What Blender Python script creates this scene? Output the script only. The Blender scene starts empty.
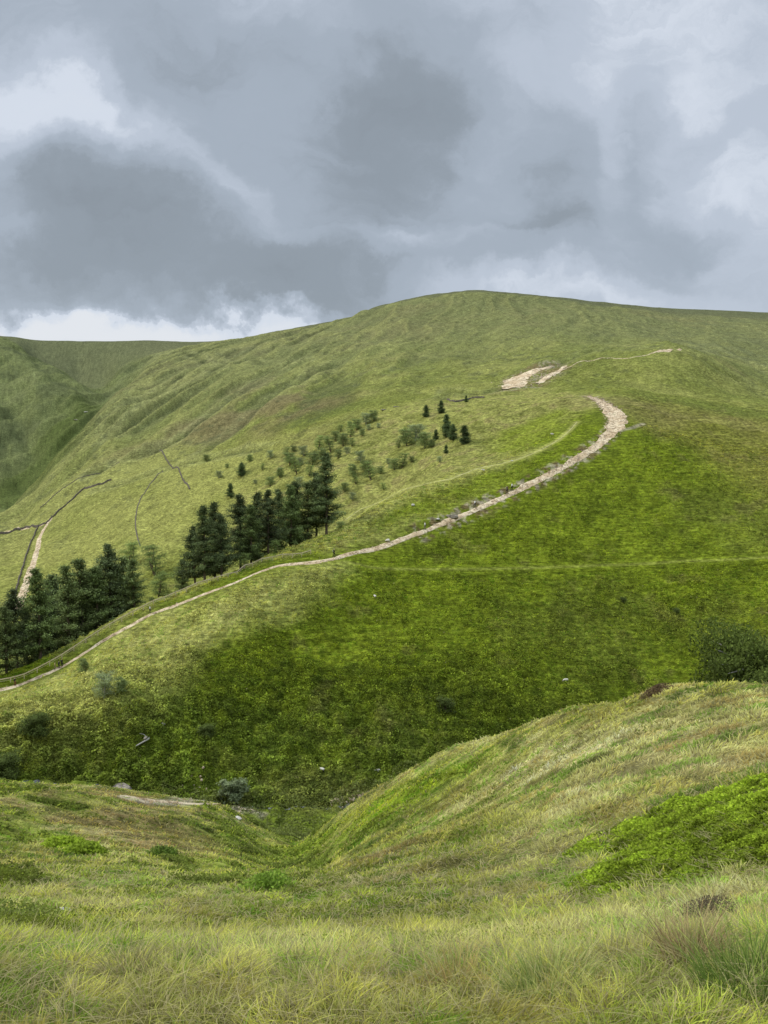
import bpy, math, random
import numpy as np
from mathutils import Vector
R = math.radians
rng = np.random.default_rng(7); random.seed(7)
S = bpy.context.scene
COL = S.collection

# ------------------------------------------------------------------ camera
F = 759.0; PITCH = math.atan(92 / F); CP, SP = math.cos(PITCH), math.sin(PITCH)
cam = bpy.data.cameras.new('camera'); cam_o = bpy.data.objects.new('camera', cam); COL.objects.link(cam_o)
cam.sensor_fit = 'VERTICAL'; cam.sensor_height = 24; cam.lens = 24 * F / 1024
cam.clip_start = .05; cam.clip_end = 60000
cam_o.rotation_euler = (R(90) - PITCH, 0, 0)
S.camera = cam_o

def ray(px, py):
    """azimuth and tan(elevation) of a sight line"""
    u = (np.asarray(px, float) - 384) / F; v = (np.asarray(py, float) - 512) / F
    y = CP - v * SP; z = -SP - v * CP
    return np.arctan2(u, y), z / np.hypot(u, y)

# ------------------------------------------------------------------ numpy noise
def _h(ix, iy, s):
    n = (ix.astype(np.int64) * 374761393 + iy.astype(np.int64) * 668265263 + s * 974634777) & 0xFFFFFFFF
    n = ((n ^ (n >> 13)) * 1274126177) & 0xFFFFFFFF
    return ((n ^ (n >> 16)) & 0xFFFFFF) / float(0xFFFFFF)
def vnoise(x, y, s=0):
    ix = np.floor(x); iy = np.floor(y); fx = x - ix; fy = y - iy
    fx = fx * fx * fx * (fx * (fx * 6 - 15) + 10); fy = fy * fy * fy * (fy * (fy * 6 - 15) + 10)
    a = _h(ix, iy, s); b = _h(ix + 1, iy, s); c = _h(ix, iy + 1, s); d = _h(ix + 1, iy + 1, s)
    return (a + (b - a) * fx + (c - a) * fy + (a - b - c + d) * fx * fy) * 2 - 1
def fbm(x, y, sc, o=4, s=0, g=.5):
    t = 0; a = 1.; n = 0.; x = x / sc; y = y / sc
    for k in range(o):
        t = t + a * vnoise(x, y, s + k * 17); n += a; a *= g
        x, y = x * 1.62 + y * 1.18 + 5.3, y * 1.62 - x * 1.18 + 1.7
    return t / n
def sst(a, b, x):
    t = np.clip((x - a) / (b - a), 0, 1); return t * t * (3 - 2 * t)

def pchip(x, y, q):
    x = np.asarray(x, float); y = np.asarray(y, float)
    h = np.diff(x); d = np.diff(y) / h; m = np.zeros_like(y)
    w1 = 2 * h[1:] + h[:-1]; w2 = h[1:] + 2 * h[:-1]
    ok = d[:-1] * d[1:] > 0
    with np.errstate(all='ignore'):
        mm = (w1 + w2) / (w1 / d[:-1] + w2 / d[1:])
    m[1:-1] = np.where(ok, mm, 0); m[0] = d[0]; m[-1] = d[-1]
    q = np.clip(q, x[0], x[-1]); i = np.clip(np.searchsorted(x, q) - 1, 0, len(x) - 2)
    t = (q - x[i]) / h[i]
    return ((2*t**3-3*t**2+1)*y[i] + (t**3-2*t**2+t)*h[i]*m[i] + (-2*t**3+3*t**2)*y[i+1] + (t**3-t**2)*h[i]*m[i+1])

# ------------------------------------------------------------------ the lie of the land, surveyed in contour lines
# each line: (sight column, sight row or ('z', height), distance), from the feet to the far plateau
Z = lambda z: ('z', z)
LINES = [
 [(-150,Z(-1.75),.4),(900,Z(-1.75),.4)],
 [(-150,1028,3.4),(130,1028,3.3),(340,1028,3.05),(560,1028,2.85),(768,1024,2.7),(900,1020,2.6)],
 [(-150,935,8),(290,935,8),(440,932,7.5),(560,926,7),(660,915,6.6),(768,905,6.3),(900,900,6)],
 [(-150,880,19),(0,884,18),(130,885,18),(220,884,18),(340,880,16.5),(440,872,14.5),(560,858,12),(660,840,11),(768,815,10.3),(900,800,10)],
 [(-150,835,42),(0,838,41),(130,846,40),(220,850,42),(290,852,43),(340,845,38),(440,815,32),(560,778,25),(660,752,21.5),(768,742,19),(900,738,18)],
 [(-150,778,85),(0,785,80),(60,789,80),(130,796,80),(220,803,82),(260,815,80),(290,826,76),(320,815,66),(340,805,61),(380,787,55),(440,759,50),(480,744,46),(560,713,41),(660,693,35),(720,686,32),(768,684,30),(900,686,28)],
 [(-150,Z(-56),102),(0,Z(-54),98),(130,Z(-54),97),(220,Z(-55),98),(270,Z(-54),95),(300,Z(-54),92),(340,Z(-46),80),(380,Z(-42),74),(440,Z(-37),67),(560,Z(-30),58),(660,Z(-25),50),(768,Z(-22),45),(900,Z(-22),43)],
 [(-150,781,150),(0,783,147),(60,787,144),(130,793,140),(220,803,135),(290,808,133),(340,804,134),(380,792,138),(440,Z(-70),142),(560,Z(-73),150),(768,Z(-75),162),(900,Z(-75),170)],
 [(-150,722,165),(0,720,162),(130,700,160),(220,690,166),(290,680,171),(340,672,174),(440,660,180),(560,650,192),(660,640,207),(768,625,220),(900,612,230)],
 [(-150,712,196),(0,690,197),(30,680,198),(60,667,199),(130,626,201),(180,604,204),(230,584,207),(280,567,211),(340,559,216),(380,567,217),(440,569,220),(520,568,226),(600,566,234),(768,557,250),(900,550,258)],
 [(-150,694,202),(0,676,203),(60,652,205),(130,614,208),(180,593,212),(230,574,218),(280,552,227),(340,528,240),(380,504,254),(440,482,266),(500,464,280),(560,440,300),(620,428,316),(660,436,316),(768,458,322),(900,450,330)],
 [(-150,Z(-90),245),(0,Z(-87),245),(60,Z(-82),248),(130,Z(-73),250),(180,Z(-66),255),(230,Z(-61),260),(280,Z(-52.5),268),(340,Z(-43),280),(380,Z(-33.5),290),(440,468,294),(500,446,312),(560,418,336),(620,404,352),(660,414,350),(768,432,362),(900,440,380)],
 [(-150,606,360),(0,608,350),(60,590,350),(130,562,345),(230,536,330),(280,518,322),(340,489,322),(380,474,327),(440,441,342),(500,410,366),(560,394,394),(620,391,404),(660,398,404),(768,412,418),(900,425,430)],
 [(-150,560,480),(0,560,470),(60,540,470),(130,505,465),(230,470,432),(280,452,420),(340,430,418),(380,417,420),(440,402,430),(500,393,445),(560,393.5,440),(620,392,446),(660,395,452),(768,405,480),(900,415,500)],
 [(-150,535,600),(0,524,600),(50,496,600),(90,472,600),(130,455,600),(230,418,585),(280,403,575),(340,389,565),(380,382,560),(440,377,550),(500,374,530),(540,369,520),(580,362,524),(620,357,540),(680,350,566),(720,368,580),(768,388,600),(900,398,620)],
 [(-150,522,700),(0,512,680),(30,492,720),(60,455,790),(90,422,850),(115,396,900),(150,380,940),(190,372,920),(230,366,880),(280,358,860),(340,347,850),(380,340,840),(440,334,820),(500,332,800),(560,336,760),(620,342,730),(680,346,700),(720,358,720),(768,366,760),(900,372,800)],
 [(-150,524,760),(0,515,735),(30,497,780),(60,462,850),(90,429,920),(115,402,970),(150,370,1030),(190,358,1060),(230,354,1040),(280,346,1010),(340,335,1000),(380,325,960),(440,314,940),(500,311,930),(560,318,920),(620,326,900),(700,340,900),(768,342,950),(900,346,1000)],
 [(-150,332,1400),(0,341,1420),(18,347,1380),(37,361,1300),(67,375,1220),(83,387,1150),(100,400,1085),(115,392,1100),(135,372,1180),(190,350,1300),(280,335,1230),(340,323,1180),(380,310,1100),(440,298,1060),(475,294,1050),(500,297,1050),(560,304,1080),(620,312,1120),(700,324,1150),(768,328,1150),(900,332,1180)],
 [(-150,326,1800),(0,340,1800),(18,346,1620),(37,366,1480),(67,380,1420),(83,389,1400),(100,388,1400),(120,368,1480),(150,353,1550),(190,347,1600),(280,332,1420),(340,321.5,1270),(380,307.5,1180),(440,295.5,1110),(475,292,1090),(500,294.5,1100),(560,300.5,1180),(620,307.5,1300),(700,314,1400),(768,319,1420),(900,322,1450)],
 [(-150,324,2300),(0,338.5,2300),(37,342,2300),(60,342.5,2300),(100,343,2300),(150,343.5,2250),(200,344.5,2100),(250,340,1800),(280,332,1560),(300,328,1450),(340,320.5,1340),(380,306.5,1240),(440,294.6,1180),(475,291.2,1160),(500,293.5,1180),(560,299,1300),(620,305.5,1450),(700,311.5,1600),(768,314.5,1650),(900,318,1700)],
]
NL = len(LINES)
ROWS = [8,90,90,90,100,26,40,150,130,110,70,90,80,80,80,60,60,46,26]
az_in = np.linspace(R(-36), R(36), 860)
az_out = np.concatenate([np.linspace(R(-180), R(-38), 60), az_in, np.linspace(R(38), R(180), 60)])
AZ = az_out; NC = len(AZ)
Dk = np.zeros((NL, NC)); Zk = np.zeros((NL, NC))
for k, L in enumerate(LINES):
    a = []; d = []; z = []
    for px, py, D in L:
        if isinstance(py, tuple):
            az = math.atan2((px - 384) / F, 1.0); zz = py[1]
        else:
            az, t = ray(px, py); zz = t * D
        a.append(float(az)); d.append(D); z.append(float(zz))
    Dk[k] = pchip(a, d, AZ); Zk[k] = pchip(a, z, AZ)
for k in range(1, NL): Dk[k] = np.maximum(Dk[k], Dk[k-1] * 1.01 + .2)
wb = sst(R(55), R(120), np.abs(AZ))
Zb = np.minimum(-1.75 + .42 * Dk, 120 + .03 * Dk)
Zk = Zk * (1 - wb) + Zb * wb
Dk[0] = .4; Zk[0] = -1.75
Dk = np.vstack([Dk, Dk[-1] + 900, Dk[-1] + 5000, Dk[-1] + 30000]); Zk = np.vstack([Zk, Zk[-1] - 30, Zk[-1] - 300, Zk[-1] - 3000])
ROWS += [6, 3, 2]
rowk = [(k + j / n) for k, n in enumerate(ROWS) for j in range(n)] + [float(NL + 2)]
rowk = np.array(rowk); NR = len(rowk)
GD = np.zeros((NR, NC)); GZ = np.zeros((NR, NC))
kk = np.arange(NL + 3)
for c in range(NC):
    GD[:, c] = np.interp(rowk, kk, Dk[:, c])
    GZ[:, c] = pchip(Dk[:, c], Zk[:, c], GD[:, c])
# soften the contour creases a little across columns
for _ in range(3):
    GZ[:, 1:-1] = .5 * GZ[:, 1:-1] + .25 * (GZ[:, :-2] + GZ[:, 2:])
GX = GD * np.sin(AZ)[None]; GY = GD * np.cos(AZ)[None]

def col_of(az):
    j = np.interp(az, AZ, np.arange(NC)); j0 = np.clip(j.astype(int) if hasattr(j, 'astype') else int(j), 0, NC - 2)
    return j0, j - j0
def at(px, py, minD=0):
    """map point first met along a sight line (surveying aid for placing things on the ground)"""
    az, t = ray(px, py); az = float(az); t = float(t)
    j0, f = col_of(az); j0 = int(j0)
    D = GD[:, j0] * (1 - f) + GD[:, j0 + 1] * f; z = GZ[:, j0] * (1 - f) + GZ[:, j0 + 1] * f
    e = z / D - t; i = np.nonzero((e >= 0) & (D > minD))[0]
    i = i[0] if len(i) else len(D) - 4
    if i > 0 and e[i - 1] < 0: g = e[i - 1] / (e[i - 1] - e[i]); d = D[i - 1] + g * (D[i] - D[i - 1])
    else: d = D[i]
    return d * math.sin(az), d * math.cos(az)
def height(x, y):
    x = float(x); y = float(y)
    az = math.atan2(x, y); d = math.hypot(x, y); j0, f = col_of(az); j0 = int(j0)
    return float(np.interp(d, GD[:, j0], GZ[:, j0]) * (1 - f) + np.interp(d, GD[:, j0 + 1], GZ[:, j0 + 1]) * f)
def poly_at(pts, minD=0): return np.array([at(a, b, minD) for a, b in pts])

def dist_line(P, pts, X=None, Y=None):
    """distance of every ground vertex to a polyline and the width parameter along it"""
    best = np.full(X.shape, 1e9); par = np.zeros(X.shape)
    m = (X > pts[:,0].min()-60) & (X < pts[:,0].max()+60) & (Y > pts[:,1].min()-60) & (Y < pts[:,1].max()+60)
    xs = X[m]; ys = Y[m]; b = best[m]; p = par[m]
    for i in range(len(pts) - 1):
        ax, ay = pts[i]; bx, by = pts[i+1]; dx, dy = bx-ax, by-ay; l = dx*dx+dy*dy + 1e-9
        t = np.clip(((xs-ax)*dx + (ys-ay)*dy) / l, 0, 1)
        d = np.hypot(xs-ax-t*dx, ys-ay-t*dy); q = d < b
        b = np.where(q, d, b); p = np.where(q, i + t, p)
    best[m] = b; par[m] = p
    return best, par
def region(pts, feather, minD=0, warp=0., X=None, Y=None):
    """soft mask of a map polygon whose corners were surveyed from sight lines"""
    X = GX if X is None else X; Y = GY if Y is None else Y
    P = poly_at(pts, minD) ; fm = feather * 1.5 + warp * 1.5
    m = (X > P[:,0].min()-fm) & (X < P[:,0].max()+fm) & (Y > P[:,1].min()-fm) & (Y < P[:,1].max()+fm)
    out = np.zeros(X.shape); x = X[m]; y = Y[m]
    if warp:
        x, y = x + warp * fbm(x, y, warp * 3, 3, 91), y + warp * fbm(x, y, warp * 3, 3, 55)
    ins = np.zeros(x.shape, bool); dd = np.full(x.shape, 1e9); n = len(P)
    for i in range(n):
        ax, ay = P[i]; bx, by = P[(i+1) % n]
        c = ((ay > y) != (by > y)) & (x < (bx-ax) * (y-ay) / (by-ay + 1e-12) + ax); ins ^= c
        dx, dy = bx-ax, by-ay; t = np.clip(((x-ax)*dx + (y-ay)*dy) / (dx*dx+dy*dy + 1e-9), 0, 1)
        dd = np.minimum(dd, np.hypot(x-ax-t*dx, y-ay-t*dy))
    sd = np.where(ins, dd, -dd)
    out[m] = sst(-feather, feather, sd)
    return out

# ------------------------------------------------------------------ lines on the map
main_path_px = [(-40,697),(0,689),(20,684),(40,676),(60,667),(80,655),(100,642),(130,625),(152,613),(180,603),(205,593),(230,584),(258,572),(280,565),(305,562.5),(333,558),(360,551),(388,544),(420,532),(450,520),(480,507),(513,492),(540,478),(560,468),(585,453),(602,441),(613,430),(617,420),(610,409),(600,401),(588,396)]
main_path_w  = [.62*q for q in [1.6,1.6,1.5,1.6,1.4,1.5,1.3,1.4,1.3,1.2,1.3,1.2,1.1,1.6,1.7,1.5,1.4,1.5,1.5,1.8,1.8,2.0,2.2,2.2,2.5,3.4,5.2,7.0,5.4,3.2,1.0]]
MP = poly_at(main_path_px)
upper_path_px = [(345,520),(364,508),(400,491),(422,485),(446,480),(463,474),(480,468),(512,461),(540,450),(558,440),(570,430),(577,422)]
UP = poly_at(upper_path_px)
contour_px = [(345,562),(380,568),(440,569),(520,568),(600,565),(680,561),(768,557),(860,552)]
CPH = poly_at(contour_px)
side_px = [(620,431),(632,428),(643,424)]
SPH = poly_at(side_px)
far_px = [(508,386),(520,383),(540,381),(560,371),(585,361),(610,358),(635,357),(648,355),(662,351),(680,349)]
left_px = [(17,612),(24,590),(30,572),(37,550),(44,529),(52,518)]
lt_px = [(-60,536),(0,533),(20,529),(44,525)]

# ------------------------------------------------------------------ relief
D_ = np.hypot(GX, GY)
def mask_path(pts, w, fe):
    d, _ = dist_line(None, pts, GX, GY); return 1 - sst(w, w + fe, d)
path_mask = np.maximum.reduce([mask_path(MP, 3.2, 4), mask_path(MP[24:], 8, 5), mask_path(UP, 1.5, 3), mask_path(CPH, 1, 2)])
K0 = np.broadcast_to(rowk[:, None], GX.shape)
# broad undulation, tussocks and run-off grooves
far = sst(300, 600, D_)
n_big = fbm(GX, GY, 60, 4, 3) * 1.0
n_mid = fbm(GX, GY, 9, 4, 5)
n_sm = fbm(GX, GY, 1.5, 3, 8)
# grooves running down the flank of the far hill
_a = np.array(at(290,350,300)); _b = np.array(at(80,485,300)); _g = (_a-_b)/np.hypot(*(_a-_b)); gx = GX*_g[0] + GY*_g[1]; gy = -GX*_g[1] + GY*_g[0]
groove = 1 - np.abs(fbm(gy + 22 * fbm(GX, GY, 170, 3, 31), gx / 6, 27, 3, 41, .45)) * 2.6
leftf = 1 - sst(R(-4), R(8), AZ)[None]
nearw = sst(0, 30, D_)
mid = sst(100, 150, D_) * (1 - far)
rel = n_big * (1.2 * mid * .7 + 5.0 * far) + n_mid * (.12 + .2 * nearw + .5 * mid + .7 * far) + n_sm * (.05 + .06 * nearw + .10 * mid + .25 * far)
rel += groove * far * (.8 + (3.0 * leftf + 1.4) * sst(420, 800, D_)) * (1 - sst(1300, 1700, D_))
rel += -np.abs(fbm(GX, GY, 3.5, 3, 77)) * .9 * mid + np.abs(fbm(GX, GY, .9, 2, 78)) * .09 * (1 - far)
lowz = mid * (1 - sst(160, 195, D_))
rel += lowz * (np.abs(fbm(GX, GY, 5, 3, 301)) * 2.2 - .5) + mid * .28 * fbm(GX * .45, GY * 1.3, 2.2, 3, 305)
# small terraces (creep steps) on the steep side above the stream
rel += .20 * mid * np.sin(GZ * 4.6 + 6 * fbm(GX, GY, 22, 3, 14))
GL = poly_at([(322,905),(302,878),(292,852),(288,832),(282,816)]); gd_, _ = dist_line(None, GL, GX, GY)
rel -= 1.6 * np.exp(-(gd_ / (.4 + .07 * D_)) ** 2) * sst(12, 40, D_) * (K0 < 6.3)
rel += .5 * fbm(GX, GY, 6, 3, 311) * sst(9, 25, D_) * (K0 < 6.3)
rel *= (1 - .93 * path_mask) * sst(.5, 4, D_)
CREASE = [(poly_at(p, m), w_, d_, s_) for p, m, w_, d_, s_ in [
 ([(190,348),(150,360),(125,378),(106,398)], 1000, 12, 9, .8), ([(16,346),(40,366),(66,381),(84,391),(100,402)], 1000, 12, 8, .8),
 ([(108,398),(88,424),(62,452),(34,486),(8,508)], 640, 10, 4, .75), ([(0,395),(22,430),(40,462)], 700, 8, 5, .6), ([(0,440),(14,470),(22,490)], 600, 7, 4, .6),
 ([(300,360),(255,383),(200,424),(150,452),(96,472)], 500, 5, 2.5, .7), ([(262,345),(205,380),(155,408),(112,438)], 600, 6, 3, .7), ([(335,362),(290,386),(245,418),(205,446)], 450, 5, 2, .55),
 ([(240,350),(190,374),(140,402),(108,428)], 700, 5, 3, .6), ([(282,372),(228,405),(180,436),(120,462)], 500, 4, 2, .5), ([(165,353),(200,361),(262,365),(300,360)], 700, 5, 2, .6),
 ([(370,415),(330,430),(300,442),(230,452),(180,462),(150,476),(100,492)], 380, 3, 1.5, .65), ([(640,360),(700,372),(768,396)], 560, 5, 3, .5), ([(700,345),(735,362),(768,372)], 620, 6, 3, .5),
 ([(505,386),(480,392),(450,388),(440,400)], 420, 3, 1.5, .6), ([(550,366),(600,350),(640,352)], 500, 4, 2, .45)]]
for pts, wd, dp, st in CREASE:
    d_, _ = dist_line(None, pts, GX, GY); rel -= np.where(D_ > 350, dp * np.exp(-(d_ / (wd * 1.3)) ** 2), 0)
rel *= 1 - .8 * sst(NL - 3.0, NL - 1.4, rowk)[:, None]
GZ = GZ + rel
# shallow cut of the worn path
GZ -= .25 * mask_path(MP, 1.0, 1.5)

# ------------------------------------------------------------------ colours of the vegetation (base colours, some relief shade and haze painted in)
def C3(*c): return np.array(c, float)
STRAW = C3(.44,.395,.185); PALE = C3(.32,.325,.088); MEAD = C3(.215,.238,.048); BRACK = C3(.145,.185,.014); DARK = C3(.042,.058,.012)
RUSS = C3(.21,.165,.075); MOOR = C3(.135,.145,.056); LIME = C3(.27,.36,.028); DRYBR = C3(.24,.17,.09); SAND = C3(.52,.45,.33)
GC = np.zeros(GX.shape + (3,))
def mix(c, m):
    global GC
    m = np.clip(m, 0, 1)[..., None]; GC = GC * (1 - m) + c * m
n1 = fbm(GX, GY, 40, 4, 101); n2 = fbm(GX, GY, 6, 4, 102); n3 = fbm(GX, GY, 1.2, 3, 103); n4 = fbm(GX, GY, 140, 4, 104)
GC[:] = MEAD
K = np.broadcast_to(rowk[:, None], GX.shape)
# near slope: bleached grass and green
near = K < 6
mix(PALE * .8, near * 1.0)
mix(PALE, near * sst(-.3, .35, n2)); mix(STRAW, near * sst(.0, .55, n2 + .4 * n3) * .6); mix(MEAD * .8, near * sst(.1, .5, -n2) * .7)
mix(DRYBR, near * sst(.25, .6, fbm(GX, GY, 3, 3, 120)) * .55)
# opposite side: bracken and bilberry
opp = (K >= 6) & (K < 12) & (D_ > 85)
mix(BRACK, opp * 1.0); n5 = fbm(GX * .4, GY * 1.6, 1.5, 4, 131); n6 = fbm(GX, GY, 14, 3, 133)
mix(BRACK * C3(1.45,1.4,1.5), opp * sst(-.05, .5, n5 + .4*n6) * (.3 + .2 * lowz)); mix(BRACK * C3(.42,.5,.7), opp * sst(.05, .5, -n5 + .3*n6) * (.22 + .28 * lowz)); mix(BRACK * C3(.62,.68,.9), opp * sst(-.05, .55, -n2 + .5*n1) * .35)
mix(MEAD * .62, opp * sst(.2, .7, n1) * .45)
# far hill
fh = (K >= 11)
mix(MEAD * .88, fh * 1.0); mix(PALE * .85, fh * sst(-.1, .5, n1 + .3*n2) * .6); mix(MEAD * C3(.62,.68,.65), fh * sst(-.05, .5, -n1 + .5*n2) * .6)
mix(MOOR, fh * sst(550, 1000, D_) * .65); mix(RUSS * .75, fh * sst(.2, .6, n4 + .4 * n1) * .45)
groc = sst(-.3, .5, -groove); mix(MOOR * C3(.55,.62,.5), fh * far * groc * (.35 + .3 * leftf)); mix(PALE * .95, fh * far * sst(.45, .95, groove) * (.15 + .45 * leftf))  # gullies darker, ridges paler: vegetation tone plus painted relief shading
MASK_PALE = region([(-150,705),(0,694),(60,672),(130,632),(230,588),(330,562),(350,572),(250,610),(200,650),(165,700),(100,735),(-150,745)], 7, 120, 7)
mix(PALE * 1.0, MASK_PALE * 1.0); mix(STRAW * .75, MASK_PALE * sst(.1, .5, n2) * .35); mix(MEAD, MASK_PALE * sst(.1, .5, -n2) * .5)
# crest grass above the path, the shrubby slope
m = region([(-120,684),(60,656),(180,596),(270,560),(330,552),(400,532),(470,498),(520,472),(545,448),(470,462),(400,486),(350,512),(280,548),(180,590),(60,650),(-120,676)], 5, 180, 4)
mix(PALE * .9, m * .9); mix(MEAD * .75, m * sst(0, .5, n2) * .6)
m = region([(345,512),(400,488),(460,474),(520,458),(560,430),(600,396),(520,392),(440,398),(380,412),(320,440),(260,470),(200,510),(230,540),(290,520)], 10, 230, 10)
mix(PALE * .88, m * .8); mix(RUSS, m * sst(.1, .5, n2) * .5); mix(MEAD * .7, m * sst(.1, .5, -n2) * .6)
m = region([(380,530),(450,508),(520,476),(575,445),(560,450),(500,470),(440,488),(395,506)], 4, 200, 4); mix(BRACK * 1.1, m * .85)
m = region([(505,430),(560,410),(580,420),(560,438),(520,452),(480,455)], 7, 230, 6); mix(BRACK * 1.2, m * .75)
# dim floor of the clough
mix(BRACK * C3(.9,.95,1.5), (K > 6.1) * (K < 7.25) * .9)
# pale valley fields
m = region([(-60,600),(-60,520),(30,508),(90,470),(160,430),(260,450),(240,500),(170,560),(80,600)], 18, 260, 18)
mix(PALE * .92, m * .85); mix(MEAD * .9, m * sst(.1, .5, n1) * .55)
# rust band on the far flank
m = region([(120,455),(230,390),(300,370),(350,395),(290,425),(190,440)], 30, 400, 30); mix(RUSS * .85, m * .85 * sst(-.4, .3, n1 + .4 * fbm(gx / 5, gy, 14, 3, 97)))
m = region([(640,430),(768,500),(860,520),(860,440),(768,420),(650,400)], 14, 250, 12); mix(RUSS * C3(1.05,1.15,.7), m * .5)
m = region([(540,402),(620,398),(700,420),(660,436),(628,420)], 8, 250, 8); mix(RUSS * 1.1, m * .35)
dots = sst(.38, .55, fbm(GX, GY, 7, 3, 401) + .35 * fbm(GX, GY, 60, 2, 402)); mix(C3(.075,.085,.038), fh * far * dots * .5)  # peat hags and tufts, their small shadows painted as dark dots
rgn = fh * sst(R(16), R(22), AZ)[None] * sst(580, 760, D_); mix(C3(.10,.115,.045), rgn * sst(-.1, .4, fbm(GX, GY, 22, 4, 403)) * .7)
mix(C3(.07,.07,.04), sst(NL - 2.25, NL - 2.0, K) * .75)
mix(C3(.205,.215,.092), fh * sst(380, 800, D_) * .5)  # haze painted into the colour: slopes greyed with distance
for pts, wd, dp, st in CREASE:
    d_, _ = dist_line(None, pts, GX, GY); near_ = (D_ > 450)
    mix(C3(.075,.088,.036), near_ * np.exp(-(d_ / wd) ** 2) * st * (.6 + .4 * sst(-.3, .3, n2)))  # painted shade along the creases; dark rocks on the bench line
    mix(C3(.27,.28,.12), near_ * np.exp(-((d_ - wd * 2.0) / (wd * .8)) ** 2) * st * .4)  # paler band beside each crease, painted as its lit edge
# left clough hills
lf = (K >= 16) * (1 - sst(R(-19), R(-16), AZ))[None]; mix(C3(.15,.175,.062), lf * .9); mix(C3(.09,.105,.044), lf * sst(.0, .4, n1 + .4 * n2) * .7); mix(C3(.15,.165,.07), lf * sst(.1, .5, -n1) * .5)
m = region([(-60,515),(0,512),(30,492),(60,455),(95,408),(80,400),(40,440),(0,480),(-60,500)], 25, 700, 25); mix(DARK * 1.7, m * .7)  # dark gully shade painted along the clough to deepen it
mix(C3(.12,.13,.06), sst(NL - 2.6, NL - 1.6, K) * .8)
# lower slope above the stream: bracken, dark gaps
m = region([(-120,745),(60,745),(170,690),(300,690),(470,720),(470,790),(330,806),(130,796),(-120,786)], 9, 95, 9)
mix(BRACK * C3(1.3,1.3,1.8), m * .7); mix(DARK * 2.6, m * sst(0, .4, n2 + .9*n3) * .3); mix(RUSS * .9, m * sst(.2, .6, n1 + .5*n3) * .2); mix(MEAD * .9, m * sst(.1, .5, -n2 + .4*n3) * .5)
m = region([(255,770),(330,775),(400,790),(360,806),(290,800)], 4, 95, 4); mix(PALE * .7, m * .6)
# dark saturated heart of the hillside, brighter shelf
m = region([(420,690),(520,640),(600,610),(700,650),(760,690),(600,720),(470,760)], 12, 95, 12); mix(BRACK * C3(.8,.82,1), m * .35)
# near slope patches
BIL = region([(592,893),(585,858),(610,832),(655,812),(700,798),(768,780),(860,770),(870,860),(768,862),(690,872),(640,890)], .45, 0, .5)
mix(LIME * .8, BIL * .9); mix(DARK * 2, BIL * sst(.1, .6, n3) * .3)
GLT = 0
g1 = region([(-120,868),(0,868),(60,905),(140,930),(215,945),(150,960),(0,955),(-120,950)], 1.0, 0, 1.2); 
g2 = region([(300,858),(380,812),(450,775),(490,752),(440,770),(380,800),(320,838),(295,850)], 2.5, 0, 2); mix(LIME * .62, g2 * .9)
g3 = region([(420,850),(540,785),(580,800),(520,860),(470,885)], 1.4, 0, 1.8); mix(LIME * .5, g3 * .55)
g4 = region([(205,845),(250,835),(300,832),(330,870),(270,905),(210,880)], 4, 0, 3); mix(LIME * .55, g4 * .55)
g5 = region([(-120,792),(0,790),(120,800),(230,812),(200,830),(100,828),(-120,820)], 5, 0, 5); mix(DRYBR * 1.0, g5 * .6 * sst(-.3, .3, n2))
g6 = region([(520,770),(640,715),(768,690),(860,690),(860,760),(768,765),(650,790),(560,800)], 3, 0, 3); mix(STRAW * .95, g6 * .6)
m25 = fbm(GX, GY, 2.4, 4, 151); m26 = fbm(GX, GY, 5.5, 3, 152)
leftn = near * (1 - sst(R(-2), R(10), AZ))[None] * sst(9, 16, GD)
mix(MEAD * C3(.62,.78,.45), leftn * sst(-.05, .3, m25) * .75); mix(DARK * 2.0, leftn * sst(.12, .45, -m25 + .5 * m26) * .75); mix(LIME * .75, leftn * sst(.2, .5, m26) * .5)
rgt = near * sst(R(2), R(12), AZ)[None] * sst(9, 14, GD); mix(MEAD * .6, rgt * sst(.1, .45, m25) * .6); mix(STRAW, rgt * sst(.1, .5, -m25) * .4)
mix(C3(.17,.215,.022), g1 * .85); mix(DARK * 1.8, g1 * sst(.0, .35, m25) * .75); mix(DRYBR * C3(1.05,1,1), leftn * (1 - g1) * sst(.08, .4, fbm(GX, GY, 8, 4, 153)) * .6)
hol = region([(205,842),(262,834),(300,838),(322,862),(300,900),(250,912),(205,885)], 3, 0, 3); mix(C3(.24,.30,.05), hol * .6)
bt = (GD < 12) * 1.0; mix(C3(.19,.24,.05), bt * sst(.05, .4, fbm(GX, GY, 1.3, 3, 161)) * .8); mix(C3(.19,.235,.055), region([(690,1040),(700,960),(768,925),(860,930),(860,1040)], .3, 0, .3) * .8)
mix(C3(.25,.33,.03), g2 * .85); mix(PALE * 1.1, MASK_PALE * .45)
mix(DARK * 1.6, (GD < 60) * sst(.35, .6, fbm(GX, GY, 1.6, 3, 140)) * .5)
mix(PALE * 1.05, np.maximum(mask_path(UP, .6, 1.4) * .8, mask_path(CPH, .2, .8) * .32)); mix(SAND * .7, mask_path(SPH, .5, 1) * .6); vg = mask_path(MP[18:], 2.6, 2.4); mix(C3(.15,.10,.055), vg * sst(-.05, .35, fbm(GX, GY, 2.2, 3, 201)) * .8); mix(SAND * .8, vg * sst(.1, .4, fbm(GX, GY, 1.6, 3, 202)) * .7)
sc_m = region([(498,392),(508,376),(528,366),(560,362),(575,366),(556,378),(540,388)], 6, 300, 4); mix(C3(.17,.12,.06), sc_m * sst(-.3, .2, n2 + n3) * .75); mix(SAND * .75, sc_m * sst(.1, .5, n3 - n2) * .6)
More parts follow.
